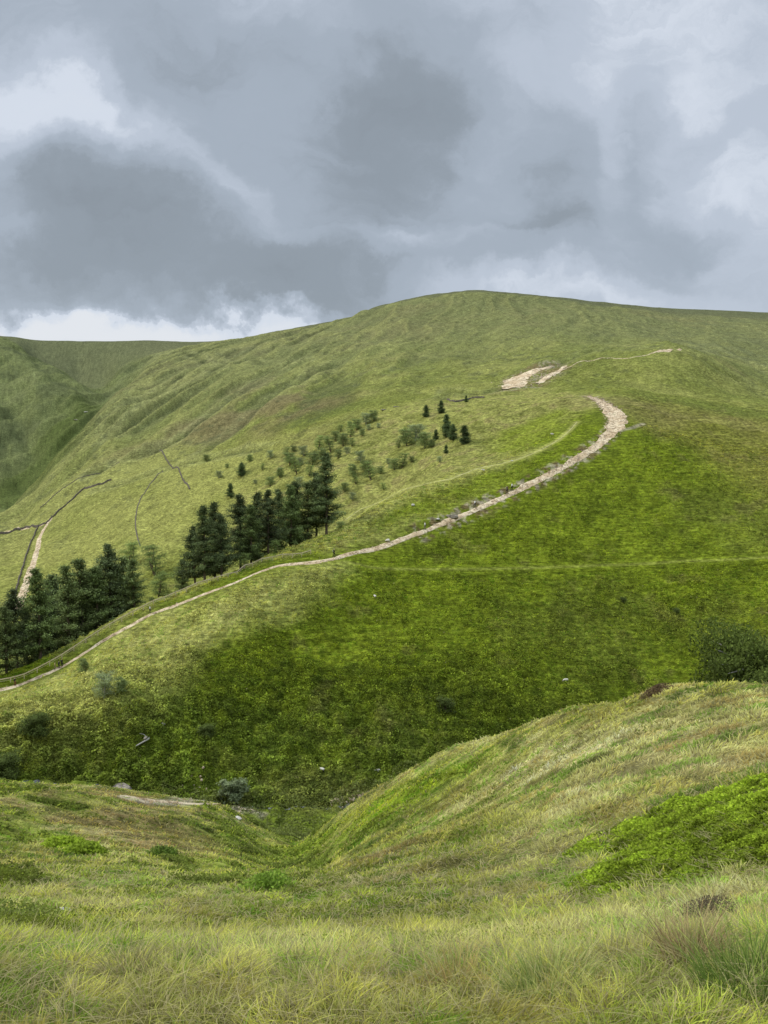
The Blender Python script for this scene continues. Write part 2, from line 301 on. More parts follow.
# worn track along the bank top
BT = poly_at([(130,798),(180,802),(238,806),(262,814)]); mix(SAND * .75, mask_path(BT, .5, 1.2) * .8)
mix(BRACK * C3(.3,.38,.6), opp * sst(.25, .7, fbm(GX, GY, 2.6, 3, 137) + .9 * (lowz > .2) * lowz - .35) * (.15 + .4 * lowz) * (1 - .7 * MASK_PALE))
mix(DRYBR * .8, opp * (1 - MASK_PALE) * sst(.28, .6, fbm(GX, GY, 7, 4, 139)) * .2)
GC *= (1 + .34 * n3 + .18 * n2)[..., None]
GC = np.clip(GC, .008, .8)

# ------------------------------------------------------------------ helpers for meshes and materials
def mesh_np(name, V, Fc, n=4, cols=None, smooth=True):
    me = bpy.data.meshes.new(name); V = np.ascontiguousarray(V, np.float32); Fc = np.ascontiguousarray(Fc, np.int32)
    me.vertices.add(len(V)); me.vertices.foreach_set('co', V.ravel())
    nf = len(Fc); me.loops.add(nf * n); me.loops.foreach_set('vertex_index', Fc.ravel())
    me.polygons.add(nf); me.polygons.foreach_set('loop_start', np.arange(0, nf * n, n, dtype=np.int32))
    me.polygons.foreach_set('loop_total', np.full(nf, n, np.int32))
    if smooth: me.polygons.foreach_set('use_smooth', np.ones(nf, bool))
    me.update(calc_edges=True)
    if cols is not None:
        a = me.color_attributes.new('tint', 'FLOAT_COLOR', 'POINT')
        c = np.ones((len(V), 4), np.float32); c[:, :3] = cols; a.data.foreach_set('color', c.ravel())
    return me
def obj(name, me, mat=None, parent=None):
    o = bpy.data.objects.new(name, me); COL.objects.link(o)
    if mat is not None and not len(me.materials): me.materials.append(mat)
    if parent is not None: o.parent = parent
    return o
def tag(o, label=None, cat=None, group=None, kind=None):
    if label: o['label'] = label
    if cat: o['category'] = cat
    if group: o['group'] = group
    if kind: o['kind'] = kind
    return o
def empty(name, loc, rz=0, sc=1):
    o = bpy.data.objects.new(name, None); COL.objects.link(o); o.location = loc; o.rotation_euler = (0, 0, rz)
    o.scale = (sc, sc, sc) if not isinstance(sc, tuple) else sc; o.empty_display_size = .3; return o

class N:
    def __init__(s, nt): s.nt = nt
    def n(s, t, **kw):
        x = s.nt.nodes.new(t)
        for k, v in kw.items():
            if k.startswith('_'): setattr(x, k[1:], v)
            else:
                key = k.replace('0', ' ') if k in x.inputs.keys() or True else k
                x.inputs[k.replace('__', ' ')].default_value = v
        return x
    def l(s, a, b): s.nt.links.new(a, b)
    def math(s, op, a, b=None, c=None, clamp=False):
        x = s.nt.nodes.new('ShaderNodeMath'); x.operation = op; x.use_clamp = clamp
        for i, q in enumerate((a, b, c)):
            if q is None: continue
            if isinstance(q, (int, float)): x.inputs[i].default_value = q
            else: s.l(q, x.inputs[i])
        return x.outputs[0]
    def rng(s, v, a, b, c, d):
        x = s.nt.nodes.new('ShaderNodeMapRange'); x.interpolation_type = 'SMOOTHSTEP'
        s.l(v, x.inputs[0])
        for i, q in enumerate((a, b, c, d)): x.inputs[i + 1].default_value = q
        return x.outputs[0]
    def noise(s, vec, scale, detail=4, rough=.55, dist=0.):
        x = s.nt.nodes.new('ShaderNodeTexNoise'); s.l(vec, x.inputs['Vector'])
        x.inputs['Scale'].default_value = scale; x.inputs['Detail'].default_value = detail; x.inputs['Roughness'].default_value = rough; x.inputs['Distortion'].default_value = dist
        return x
    def mixc(s, f, a, b, mode='MIX'):
        x = s.nt.nodes.new('ShaderNodeMix'); x.data_type = 'RGBA'; x.blend_type = mode
        for sock, q in ((x.inputs[0], f), (x.inputs[6], a), (x.inputs[7], b)):
            if isinstance(q, (int, float)): sock.default_value = q
            elif isinstance(q, tuple): sock.default_value = q + (1,) if len(q) == 3 else q
            else: s.l(q, sock)
        return x.outputs[2]
def new_mat(name, rough=.9, spec=.15):
    m = bpy.data.materials.new(name); m.use_nodes = True
    b = m.node_tree.nodes['Principled BSDF']; b.inputs['Roughness'].default_value = rough
    b.inputs['Specular IOR Level'].default_value = spec
    return m, N(m.node_tree), b

# ground: vegetation tint times fine mottling, with bump
def ground_mat():
    m, g, b = new_mat('moorland_turf', .95, .05)
    tc = g.n('ShaderNodeTexCoord'); at_ = g.n('ShaderNodeVertexColor', _layer_name='tint')
    a = g.noise(tc.outputs['Object'], .9, 6, .65); c = g.noise(tc.outputs['Object'], .16, 4, .6); d = g.noise(tc.outputs['Object'], 4.5, 4, .7)
    mp = g.n('ShaderNodeMapping'); mp.inputs['Scale'].default_value = (.25, .9, 2.6); g.l(tc.outputs['Object'], mp.inputs[0])
    st = g.noise(mp.outputs[0], 1.0, 5, .65, .4)
    v = g.rng(a.outputs[0], .3, .72, .62, 1.38); v2 = g.rng(c.outputs[0], .3, .7, .85, 1.15); v3 = g.rng(d.outputs[0], .3, .7, .8, 1.2); v4 = g.rng(st.outputs[0], .35, .66, .66, 1.34)
    vv = g.math('MULTIPLY', g.math('MULTIPLY', v, v2), g.math('MULTIPLY', v3, v4))
    x = g.n('ShaderNodeVectorMath', _operation='SCALE'); g.l(at_.outputs[0], x.inputs[0]); g.l(vv, x.inputs['Scale'])
    g.l(x.outputs[0], b.inputs['Base Color'])
    bp = g.n('ShaderNodeBump'); bp.inputs['Strength'].default_value = .9; bp.inputs['Distance'].default_value = .5
    g.l(g.math('ADD', a.outputs[0], g.math('ADD', g.math('MULTIPLY', d.outputs[0], .25), g.math('MULTIPLY', st.outputs[0], .8))), bp.inputs['Height']); g.l(bp.outputs[0], b.inputs['Normal'])
    return m
M_GROUND = ground_mat()
def tint_mat(name, rough=.8, spec=.2, trans=0., var=.2):
    m, g, b = new_mat(name, rough, spec)
    at_ = g.n('ShaderNodeVertexColor', _layer_name='tint'); tc = g.n('ShaderNodeTexCoord'); oi = g.n('ShaderNodeObjectInfo')
    nz = g.noise(tc.outputs['Object'], 3.0, 3); v = g.rng(nz.outputs[0], .3, .7, 1 - var, 1 + var)
    v = g.math('MULTIPLY', v, g.rng(oi.outputs['Random'], 0, 1, .8, 1.2))
    x = g.n('ShaderNodeVectorMath', _operation='SCALE'); g.l(at_.outputs[0], x.inputs[0]); g.l(v, x.inputs['Scale'])
    g.l(x.outputs[0], b.inputs['Base Color'])
    if trans:
        tr = g.n('ShaderNodeBsdfTranslucent'); g.l(x.outputs[0], tr.inputs[0]); ms = g.n('ShaderNodeMixShader'); ms.inputs[0].default_value = trans
        g.l(b.outputs[0], ms.inputs[1]); g.l(tr.outputs[0], ms.inputs[2]); g.l(ms.outputs[0], m.node_tree.nodes['Material Output'].inputs[0])
    return m
M_GRASS = tint_mat('grass_blade', .8, .12, .45, .12)
M_LEAF = tint_mat('leaf', .7, .15, .45, .2)
M_NEEDLE = tint_mat('needle', .85, .1, .2, .3)
def simple(name, col, col2, scale=2., rough=.85, bump=.3, spec=.2, dist=.05):
    m, g, b = new_mat(name, rough, spec); tc = g.n('ShaderNodeTexCoord')
    nz = g.noise(tc.outputs['Object'], scale, 6, .65); f = g.rng(nz.outputs[0], .35, .65, 0, 1)
    g.l(g.mixc(f, col, col2), b.inputs['Base Color'])
    if bump:
        bp = g.n('ShaderNodeBump'); bp.inputs['Strength'].default_value = bump; bp.inputs['Distance'].default_value = dist
        g.l(nz.outputs[0], bp.inputs['Height']); g.l(bp.outputs[0], b.inputs['Normal'])
    return m
M_BARK = simple('bark', (.09,.065,.045), (.20,.16,.12), 6, .95)
M_PALEBARK = simple('pale_bark', (.30,.28,.25), (.48,.46,.42), 5, .9)
M_STONE = simple('gritstone', (.13,.115,.095), (.36,.32,.26), 3, .9, .6, .15, .1)
M_PALESTONE = simple('pale_gritstone', (.45,.42,.36), (.68,.65,.58), 3, .9, .5)
M_WALL = simple('drystone', (.07,.06,.05), (.22,.19,.155), 2.2, .95, .9, .1, .2)
M_TIMBER = simple('weathered_timber', (.50,.41,.27), (.70,.60,.42), 4, .9)
M_WATER = simple('stream_water', (.03,.035,.03), (.22,.23,.21), .8, .4, .3, .5)
def path_mat(k=1., name='worn_path'):
    m, g, b = new_mat(name, .95, .1); tc = g.n('ShaderNodeTexCoord')
    a = g.noise(tc.outputs['Object'], .42*k, 6, .75); c = g.noise(tc.outputs['Object'], 1.3*k, 6, .8)
    col = g.mixc(g.rng(a.outputs[0], .40, .62, 0, 1), (.56,.43,.27), (.80,.68,.48))
    col = g.mixc(g.rng(c.outputs[0], .47, .60, 0, .85), col, (.19,.13,.07))
    col = g.mixc(g.rng(a.outputs[0], .60, .68, 0, .55), col, (.17,.19,.06))
    g.l(col, b.inputs['Base Color']); bp = g.n('ShaderNodeBump'); bp.inputs['Strength'].default_value = 1; bp.inputs['Distance'].default_value = .3
    g.l(c.outputs[0], bp.inputs['Height']); g.l(bp.outputs[0], b.inputs['Normal']); return m
M_PATH = path_mat(.6); M_SCAR = path_mat(.28, 'eroded_peat'); M_TURFPATH = simple('trodden_turf', (.36,.36,.14), (.50,.46,.24), .8, .95, .4)

# ------------------------------------------------------------------ ground mesh
V = np.stack([GX, GY, GZ], -1).reshape(-1, 3)
ii, jj = np.meshgrid(np.arange(NR - 1), np.arange(NC - 1), indexing='ij')
a = (ii * NC + jj).ravel(); FQ = np.stack([a, a + 1, a + 1 + NC, a + NC], 1)
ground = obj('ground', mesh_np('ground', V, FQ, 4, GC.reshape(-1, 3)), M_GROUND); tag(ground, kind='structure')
# close the disc under the feet
bpy_c = bpy.data.meshes.new('ground_underfoot')
ring = [(.4 * math.sin(t), .4 * math.cos(t), -1.75) for t in np.linspace(-math.pi, math.pi, 24, endpoint=False)]
bpy_c.from_pydata(ring, [], [tuple(range(23, -1, -1))]); 
uf = obj('ground_underfoot', bpy_c, M_GROUND); ca = bpy_c.color_attributes.new('tint', 'FLOAT_COLOR', 'POINT')
for d in ca.data: d.color = (*PALE, 1)
tag(uf, kind='structure')

# ------------------------------------------------------------------ draped strips
def resample(P, W, step):
    P = np.asarray(P, float); s = np.r_[0, np.cumsum(np.hypot(*np.diff(P, axis=0).T))]
    q = np.arange(0, s[-1], step); return np.stack([pchip(s, P[:,0], q), pchip(s, P[:,1], q)], 1), pchip(s, W, q)
def strip(name, P, W, mat, step=.6, lift=.07, seg=8, rag=.35, seed=0, kind='structure'):
    P, W = resample(P, W, step); T = np.gradient(P, axis=0); T /= np.hypot(T[:,0], T[:,1])[:,None] + 1e-9; Nn = np.stack([-T[:,1], T[:,0]], 1)
    s = np.arange(len(P)) * step
    wl = W * (1 + rag * fbm(s, s*0+seed, 5.0, 5, seed, .6)); wr = W * (1 + rag * fbm(s, s*0+9+seed, 5.0, 5, seed + 3, .6))
    vs = []
    for i in range(len(P)):
        for k in range(seg + 1):
            t = k / seg * 2 - 1; w = wl[i] if t < 0 else wr[i]
            x, y = P[i] + Nn[i] * t * w
            e = lift * (1 - abs(t) ** 4) - .06 * (abs(t) ** 6)
            vs.append((x, y, height(x, y) + e))
    n = len(P); f = [(i*(seg+1)+k, i*(seg+1)+k+1, (i+1)*(seg+1)+k+1, (i+1)*(seg+1)+k) for i in range(n-1) for k in range(seg)]
    o = obj(name, mesh_np(name, np.array(vs), np.array(f)[:, ::-1]), mat)
    if kind: tag(o, kind=kind)
    return o
strip('path', MP, main_path_w, M_PATH, .4, .16, 8, .55, 1)
strip('footpath', UP, [.22]*4 + [.32]*3 + [.2]*5, M_TURFPATH, .5, .05, 4, .5, 2)
FP = poly_at(far_px, 300)
strip('moor_path', FP[3:], [.5,.4,.3,.25,.3,2.2,1.4], M_PATH, .8, .25, 4, .9, 4)
strip('eroded_scar', poly_at([(510,389),(516,382),(524,375),(534,371),(552,367)], 300), [6,9,10,4,1.0], M_SCAR, 1.0, .5, 10, .4, 5)
strip('eroded_gully', poly_at([(537,384),(545,379),(556,373),(566,366)], 300), [1.5,3,2.5,1.2], M_SCAR, 1.0, .5, 6, .5, 6)
strip('valley_track', poly_at(left_px, 230), [2.0,2.1,1.9,1.6,1.3,.6], M_PATH, 1.0, .25, 5, .35, 7)
strip('stony_track', poly_at(lt_px, 230), [1.0,1.2,.9,.5], M_PATH, 1.0, .2, 5, .4, 8)
strip('worn_track', poly_at([(120,796),(150,800),(200,804),(240,807),(258,811)]), [.15,.35,.3,.4,.15], M_PATH, .5, .08, 4, .5, 9)
# the stream at the bottom of the clough
kS = 7
SX = [at(p, r, 95) for p, r in [(330,804),(345,800),(362,794),(385,788)]]
strip('stream_pebbles', SX, [.6,1.5,1.2,.5], M_PATH, .6, .2, 5, .5, 12)
srow = int(np.argmin(np.abs(rowk - 7.0)))
cs = [j for j in range(60, NC - 60, 14)]
SP_ = np.array([[GX[srow, j], GY[srow, j]] for j in cs])
strip('stream', SP_, np.full(len(SP_), .45), M_WATER, 1.2, .0, 3, .5, 13)

# ------------------------------------------------------------------ grass
def sample_ground(n, k0, k1, w=None, pxlo=-60, pxhi=830, power=1.0, azr=None):
    """random points on the turf between two contour lines"""
    jlo, jhi = np.interp([math.atan((pxlo-384)/F), math.atan((pxhi-384)/F)], AZ, np.arange(NC))
    r0 = np.searchsorted(rowk, k0); r1 = np.searchsorted(rowk, k1)
    r = r0 + (r1 - r0 - 1) * rng.random(n) ** power; c = jlo + (jhi - jlo) * rng.random(n)
    if azr is not None: c = np.interp(azr[0] + (azr[1] - azr[0]) * rng.random(n), AZ, np.arange(NC))
    i = r.astype(int); j = c.astype(int); fr = r - i; fc = c - j
    def bil(A):
        if A.ndim == 3: fr_, fc_ = fr[:,None], fc[:,None]
        else: fr_, fc_ = fr, fc
        return A[i,j]*(1-fr_)*(1-fc_) + A[i+1,j]*fr_*(1-fc_) + A[i,j+1]*(1-fr_)*fc_ + A[i+1,j+1]*fr_*fc_
    return np.stack([bil(GX), bil(GY), bil(GZ)], 1), bil(GC), (bil(BIL), bil(path_mask))
def clumped(P, spacing, pull, seed):
    """pull points towards clump centres; returns the new xy and the offset"""
    cx = np.floor(P[:,0]/spacing); cy = np.floor(P[:,1]/spacing)
    tx = (cx + .15 + .7*_h(cx, cy, seed))*spacing; ty = (cy + .15 + .7*_h(cx, cy, seed+1))*spacing
    off = np.stack([P[:,0]-tx, P[:,1]-ty], 1)
    return off, _h(cx, cy, seed+2)
def blades(P, h, w, lean, ldir, col, seg=3, tip=None):
    n = len(P); az = rng.random(n) * 2 * np.pi
    side = np.stack([np.cos(az), np.sin(az)], 1)
    # blades turn their flat side at random but mostly across the slope
    rows = []; cols = []
    for s in range(seg + 1):
        t = s / seg; ww = w * (1 - t) ** .7 * .5 if s < seg else w * .04
        off = ldir * (lean * t ** 1.8)[:, None]
        zz = h * (t - .35 * (lean / (h + 1e-6)) * t ** 2.2 * .6)
        base = np.stack([P[:,0] + off[:,0], P[:,1] + off[:,1], P[:,2] + zz], 1)
        sd = np.concatenate([side, np.zeros((n, 1))], 1) * np.asarray(ww).reshape(-1, 1)
        rows += [base - sd, base + sd]
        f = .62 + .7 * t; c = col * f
        if tip is not None: c = c * (1 - t * .6) + tip * (t * .6)
        cols += [c, c]
    V = np.stack(rows, 1).reshape(-1, 3); Cc = np.stack(cols, 1).reshape(-1, 3); m = 2 * (seg + 1)
    b = np.arange(n)[:, None] * m; f = []
    for s in range(seg): f.append(np.concatenate([b + 2*s, b + 2*s + 1, b + 2*s + 3, b + 2*s + 2], 1))
    return V, np.concatenate(f), Cc
packs = []
def add_pack(pk):
    off = sum(len(p[0]) for p in packs); packs.append((pk[0], pk[1] + off, pk[2]))
def grass_layer(n, k0, k1, hfun, wpx, spacing, seed, seg, power=1., hi=1.25, straw=.25, outward=.6, azr=None):
    P, C_, (bil, pm_) = sample_ground(n, k0, k1, power=power, azr=azr)
    keep = (rng.random(n) > bil * .62) & (rng.random(n) > pm_ * .9 * (np.hypot(P[:,0], P[:,1]) > 100)); P = P[keep]; C_ = C_[keep]; n = len(P)
    D = np.hypot(P[:,0], P[:,1]); off, rnd = clumped(P, spacing, .5, seed)
    rr = np.hypot(off[:,0], off[:,1]) / spacing
    h = hfun(D) * (.55 + .8 * rng.random(n)) * (1.2 - .8*rr) * (.7 + .5 * rnd)
    w = D / F * wpx * (.7 + .6 * rng.random(n)); w = np.maximum(w, .004)
    th = rng.random(n) * 2 * np.pi; rd = np.stack([np.cos(th), np.sin(th)], 1)
    ld = off / (np.hypot(off[:,0], off[:,1])[:,None] + 1e-6) * outward + rd * .6 + np.array([[.12, -.10]])
    ld /= np.hypot(ld[:,0], ld[:,1])[:,None]
    lean = h * (.2 + 1.1 * rng.random(n))
    grn = sst(1.12, 1.5, C_[:,1] / C_[:,0]); st = (rng.random(n) < straw * (.4 + 1.2 * rnd) * (1 - .85 * grn))[:, None]
    c = C_ * (.75 + .5 * rng.random((n, 1))) * (.8 + .4 * rnd)[:, None] * hi * 1.4
    hue = rnd[:, None]; c = c * np.where(hue > .72, C3(1.35,1.3,1.0), np.where(hue < .3, C3(.62,.92,.45), np.where(hue < .42, C3(.95,.85,.75), C3(1,1,1))))
    c = np.where(st, STRAW * (.7 + .5 * rng.random((n, 1))), c)
    P[:,2] -= .02
    add_pack(blades(P, h, w, lean, ld, np.clip(c, 0, .7), seg))
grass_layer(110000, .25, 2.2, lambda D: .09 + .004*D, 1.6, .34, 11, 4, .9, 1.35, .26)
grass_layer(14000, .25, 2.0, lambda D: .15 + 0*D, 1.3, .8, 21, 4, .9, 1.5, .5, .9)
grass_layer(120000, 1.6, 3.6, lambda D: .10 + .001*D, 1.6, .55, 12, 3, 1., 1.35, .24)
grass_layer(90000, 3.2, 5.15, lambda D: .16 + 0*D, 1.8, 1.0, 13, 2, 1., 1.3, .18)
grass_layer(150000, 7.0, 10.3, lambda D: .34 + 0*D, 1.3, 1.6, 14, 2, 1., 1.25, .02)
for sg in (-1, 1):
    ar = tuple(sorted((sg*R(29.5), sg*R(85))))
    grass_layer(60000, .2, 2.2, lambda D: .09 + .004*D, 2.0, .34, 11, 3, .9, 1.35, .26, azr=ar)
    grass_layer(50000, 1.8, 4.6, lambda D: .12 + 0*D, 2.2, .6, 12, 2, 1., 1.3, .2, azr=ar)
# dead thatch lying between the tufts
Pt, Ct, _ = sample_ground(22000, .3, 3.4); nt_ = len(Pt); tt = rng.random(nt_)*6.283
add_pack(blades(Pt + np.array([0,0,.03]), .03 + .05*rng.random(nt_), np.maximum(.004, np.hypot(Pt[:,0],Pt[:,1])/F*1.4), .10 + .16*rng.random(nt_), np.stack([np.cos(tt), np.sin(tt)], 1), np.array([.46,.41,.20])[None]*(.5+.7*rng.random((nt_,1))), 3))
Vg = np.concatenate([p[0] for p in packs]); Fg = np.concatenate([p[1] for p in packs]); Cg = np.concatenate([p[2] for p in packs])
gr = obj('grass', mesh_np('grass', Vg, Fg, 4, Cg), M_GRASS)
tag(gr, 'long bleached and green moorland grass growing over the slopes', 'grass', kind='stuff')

def leaf_quads(P, size, col, up=.5):
    n = len(P); d = rng.normal(size=(n, 3)); d[:,2] = np.abs(d[:,2]) + up; d /= np.linalg.norm(d, axis=1)[:,None]
    t = np.cross(d, rng.normal(size=(n, 3))); t /= np.linalg.norm(t, axis=1)[:,None] + 1e-9; b = np.cross(d, t)
    s = np.asarray(size).reshape(-1, 1)
    V = np.stack([P - t*s, P - b*s*.55 + t*s*.1, P + t*s, P + b*s*.55 + t*s*.1], 1).reshape(-1, 3)
    f = np.arange(n*4).reshape(-1, 4); return V, f, np.repeat(col, 4, 0)
# bilberry carpet on the right bank
P, C_, (bil, _) = sample_ground(420000, 1.9, 4.6, pxlo=560, pxhi=880)
k = rng.random(len(bil)) < sst(.1, .95, bil) * sst(-.45, .0, fbm(P[:,0], P[:,1], .9, 4, 66)); P = P[k][:150000]; C_ = C_[k][:150000]; bb = bil[k][:150000]
n = len(P); hump = .13 + .15 * fbm(P[:,0], P[:,1], .5, 3, 61) + .1 * np.clip(fbm(P[:,0], P[:,1], .14, 2, 62), 0, 1)
lev = rng.random(n) ** .5; P[:,2] += hump * lev * bb
hv = np.clip(.5 + 2.2 * (fbm(P[:,0], P[:,1], .5, 3, 61)), .15, 1.3)
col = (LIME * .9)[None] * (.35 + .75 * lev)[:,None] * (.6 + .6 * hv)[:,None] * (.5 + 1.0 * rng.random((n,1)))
Pf, Cf, _ = sample_ground(170000, .6, 4.6)
kf = fbm(Pf[:,0], Pf[:,1], 2.2, 4, 171) * 1.0 + .25 * (Cf[:,1] / Cf[:,0] - 1.15) * 3 + .15 * rng.normal(size=len(Pf)) > .28
Pf = Pf[kf]; Cf = Cf[kf]; lf_ = rng.random(len(Pf)); Pf[:,2] += lf_ * (.06 + .10 * np.clip(fbm(Pf[:,0], Pf[:,1], .5, 2, 172) + .3, 0, 1))
V_, F_, Cc_ = leaf_quads(np.concatenate([P, Pf]), np.hypot(*np.concatenate([P, Pf])[:,:2].T) / F * 1.75, np.concatenate([col, (Cf * .4 + LIME * .45) * (.3 + .9 * lf_)[:,None] * (.7 + .6 * rng.random((len(Pf), 1)))]))
tag(obj('bilberry', mesh_np('bilberry', V_, F_, 4, Cc_, False), M_LEAF), 'low bright green bilberry carpet and scattered leafy patches among the grass', 'ground cover', kind='stuff')
# bracken and heather on the opposite slope and the green hollow at left
P, C_, (bil, pm_) = sample_ground(420000, 7.02, 9.7); k = (pm_ < .3)
mk = fbm(P[:,0], P[:,1], 9, 3, 5) + .3 * rng.normal(size=len(P)) + 1.3 * (1 - sst(160, 185, np.hypot(P[:,0], P[:,1])))
k &= mk > .35; P = P[k]; C_ = C_[k]; n = len(P)
hh = .2 + 1.5 * np.clip(fbm(P[:,0], P[:,1], 2.2, 3, 63) + .2, 0, 1); lev = rng.random(n); P[:,2] += hh * lev
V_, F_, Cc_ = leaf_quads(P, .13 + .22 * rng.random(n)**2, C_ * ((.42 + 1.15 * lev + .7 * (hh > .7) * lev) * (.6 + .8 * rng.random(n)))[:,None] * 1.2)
P2, C2, _ = sample_ground(190000, 1.9, 4.9, pxlo=-60, pxhi=330)
m2 = (C2[:,1] > C2[:,0] * 1.22) & (fbm(P2[:,0], P2[:,1], 1.8, 3, 177) > -.12); P2 = P2[m2]; C2 = C2[m2]; n2_ = len(P2); lv = rng.random(n2_); P2[:,2] += lv * (.18 + .2 * np.clip(fbm(P2[:,0], P2[:,1], .6, 2, 71), 0, 1))
a2 = leaf_quads(P2, np.hypot(P2[:,0], P2[:,1]) / F * 1.6, C2 * (.4 + 1.1 * lv)[:,None] * (.7 + .6 * rng.random((n2_, 1))))
P3, C3_, _ = sample_ground(26000, 6.0, 7.15, pxlo=150, pxhi=420); l3 = rng.random(len(P3)); P3[:,2] += l3 * (.3 + 1.1 * np.clip(fbm(P3[:,0], P3[:,1], 3, 3, 179) + .1, 0, 1))
a3 = leaf_quads(P3, .12 + .14 * rng.random(len(P3)), C3(.17,.20,.05)[None] * ((.4 + 1.2 * l3) * (.6 + .8 * rng.random(len(P3))))[:,None])
a2 = (np.concatenate([a2[0], a3[0]]), np.concatenate([a2[1], a3[1] + len(a2[0])]), np.concatenate([a2[2], a3[2]]))
tag(obj('bracken', mesh_np('bracken', np.concatenate([V_, a2[0]]), np.concatenate([F_, a2[1] + len(V_)]), 4, np.concatenate([Cc_, a2[2]]), False), M_LEAF), 'dark green bracken and heather covering the steep slope above the stream', 'bracken', kind='stuff')

# ------------------------------------------------------------------ trees
def tube(pts, rad, seg=6):
    vs = []; fs = []
    for i, (p, r) in enumerate(zip(pts, rad)):
        q = Vector(pts[min(i+1, len(pts)-1)]) - Vector(pts[max(i-1, 0)]); q.normalize()
        a = q.cross(Vector((0,1,0)) if abs(q.y) < .9 else Vector((1,0,0))).normalized(); b = q.cross(a)
        for k in range(seg):
            t = 2*math.pi*k/seg; vs.append(tuple(Vector(p) + (a*math.cos(t) + b*math.sin(t))*r))
    for i in range(len(pts)-1):
        for k in range(seg): fs.append((i*seg+k, i*seg+(k+1)%seg, (i+1)*seg+(k+1)%seg, (i+1)*seg+k))
    return vs, fs
def join(parts):
    vs = []; fs = []
    for v, f in parts:
        o = len(vs); vs += list(v); fs += [tuple(i+o for i in q) for q in f]
    return np.array(vs), fs
def mesh_py(name, parts, smooth=True):
    v, f = join(parts); me = bpy.data.meshes.new(name); me.from_pydata([tuple(p) for p in v], [], f); me.validate()
    if smooth: me.polygons.foreach_set('use_smooth', [True]*len(me.polygons))
    me.update(); return me
def pine_meshes(seed, H=13, spread=3.0, bare=.16, colr=(.115,.15,.06), layers=21):
    rs = random.Random(seed); rg = np.random.default_rng(seed)
    bend = [rs.uniform(-.3,.3), rs.uniform(-.3,.3)]
    def axis(t): return Vector((bend[0]*math.sin(t*3), bend[1]*math.sin(t*2.3), H*t))
    parts = [tube([axis(t/8) for t in range(9)], [.24*(1-t/8)**.8 + .02 for t in range(9)], 7)]
    Ps = []; Cs = []; Ss = []
    for L in range(layers):
        t = bare + (1-bare) * (L + rs.uniform(-.3,.3)) / layers; t = min(max(t, bare), .985)
        u = (t-bare)/(1-bare); rad = spread * (min(1, (u+.35)*1.9)) * (1-u)**.8 * rs.uniform(.62,1.25) + .14
        nb = rs.randint(4,6); t0 = t
        for b in range(nb):
            t = min(max(bare, t0 + rs.uniform(-1.4,1.4)*(1-bare)/layers), .99); u = (t-bare)/(1-bare)
            rad = spread * (min(1, (u+.35)*1.9)) * (1-u)**.66 * rs.uniform(.5,1.25) + .14
            th = rs.uniform(0, 2*math.pi); r = rad*rs.uniform(.55,1.15); dz = r*rs.uniform(-.02,.32)
            p0 = axis(t); p1 = p0 + Vector((math.cos(th)*r*.5, math.sin(th)*r*.5, dz*.2)); p2 = p0 + Vector((math.cos(th)*r, math.sin(th)*r, dz))
            if L % 2 == 0: parts.append(tube([p0, p1, p2], [.06, .04, .012], 4))
            m = int(90 + 130*r/ spread)
            s = rg.random(m)**.7
            q = np.array([list(p0.lerp(p1, min(x*2,1)) if x < .5 else p1.lerp(p2, (x-.5)*2)) for x in s])
            q += rg.normal(size=(m,3)) * np.array([.36,.36,.22]) * (.5 + .5*s)[:,None]
            Ps.append(q); Ss.append(.07 + .10*rg.random(m)); 
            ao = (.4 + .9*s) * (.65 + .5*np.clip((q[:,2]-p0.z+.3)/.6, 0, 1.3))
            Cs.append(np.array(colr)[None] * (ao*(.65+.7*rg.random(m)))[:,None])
    tr = mesh_py('trunk', parts)
    P = np.concatenate(Ps); global rng
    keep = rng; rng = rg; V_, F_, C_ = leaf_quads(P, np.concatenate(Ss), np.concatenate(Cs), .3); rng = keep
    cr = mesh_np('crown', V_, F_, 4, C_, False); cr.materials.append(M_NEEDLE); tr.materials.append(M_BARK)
    return tr, cr
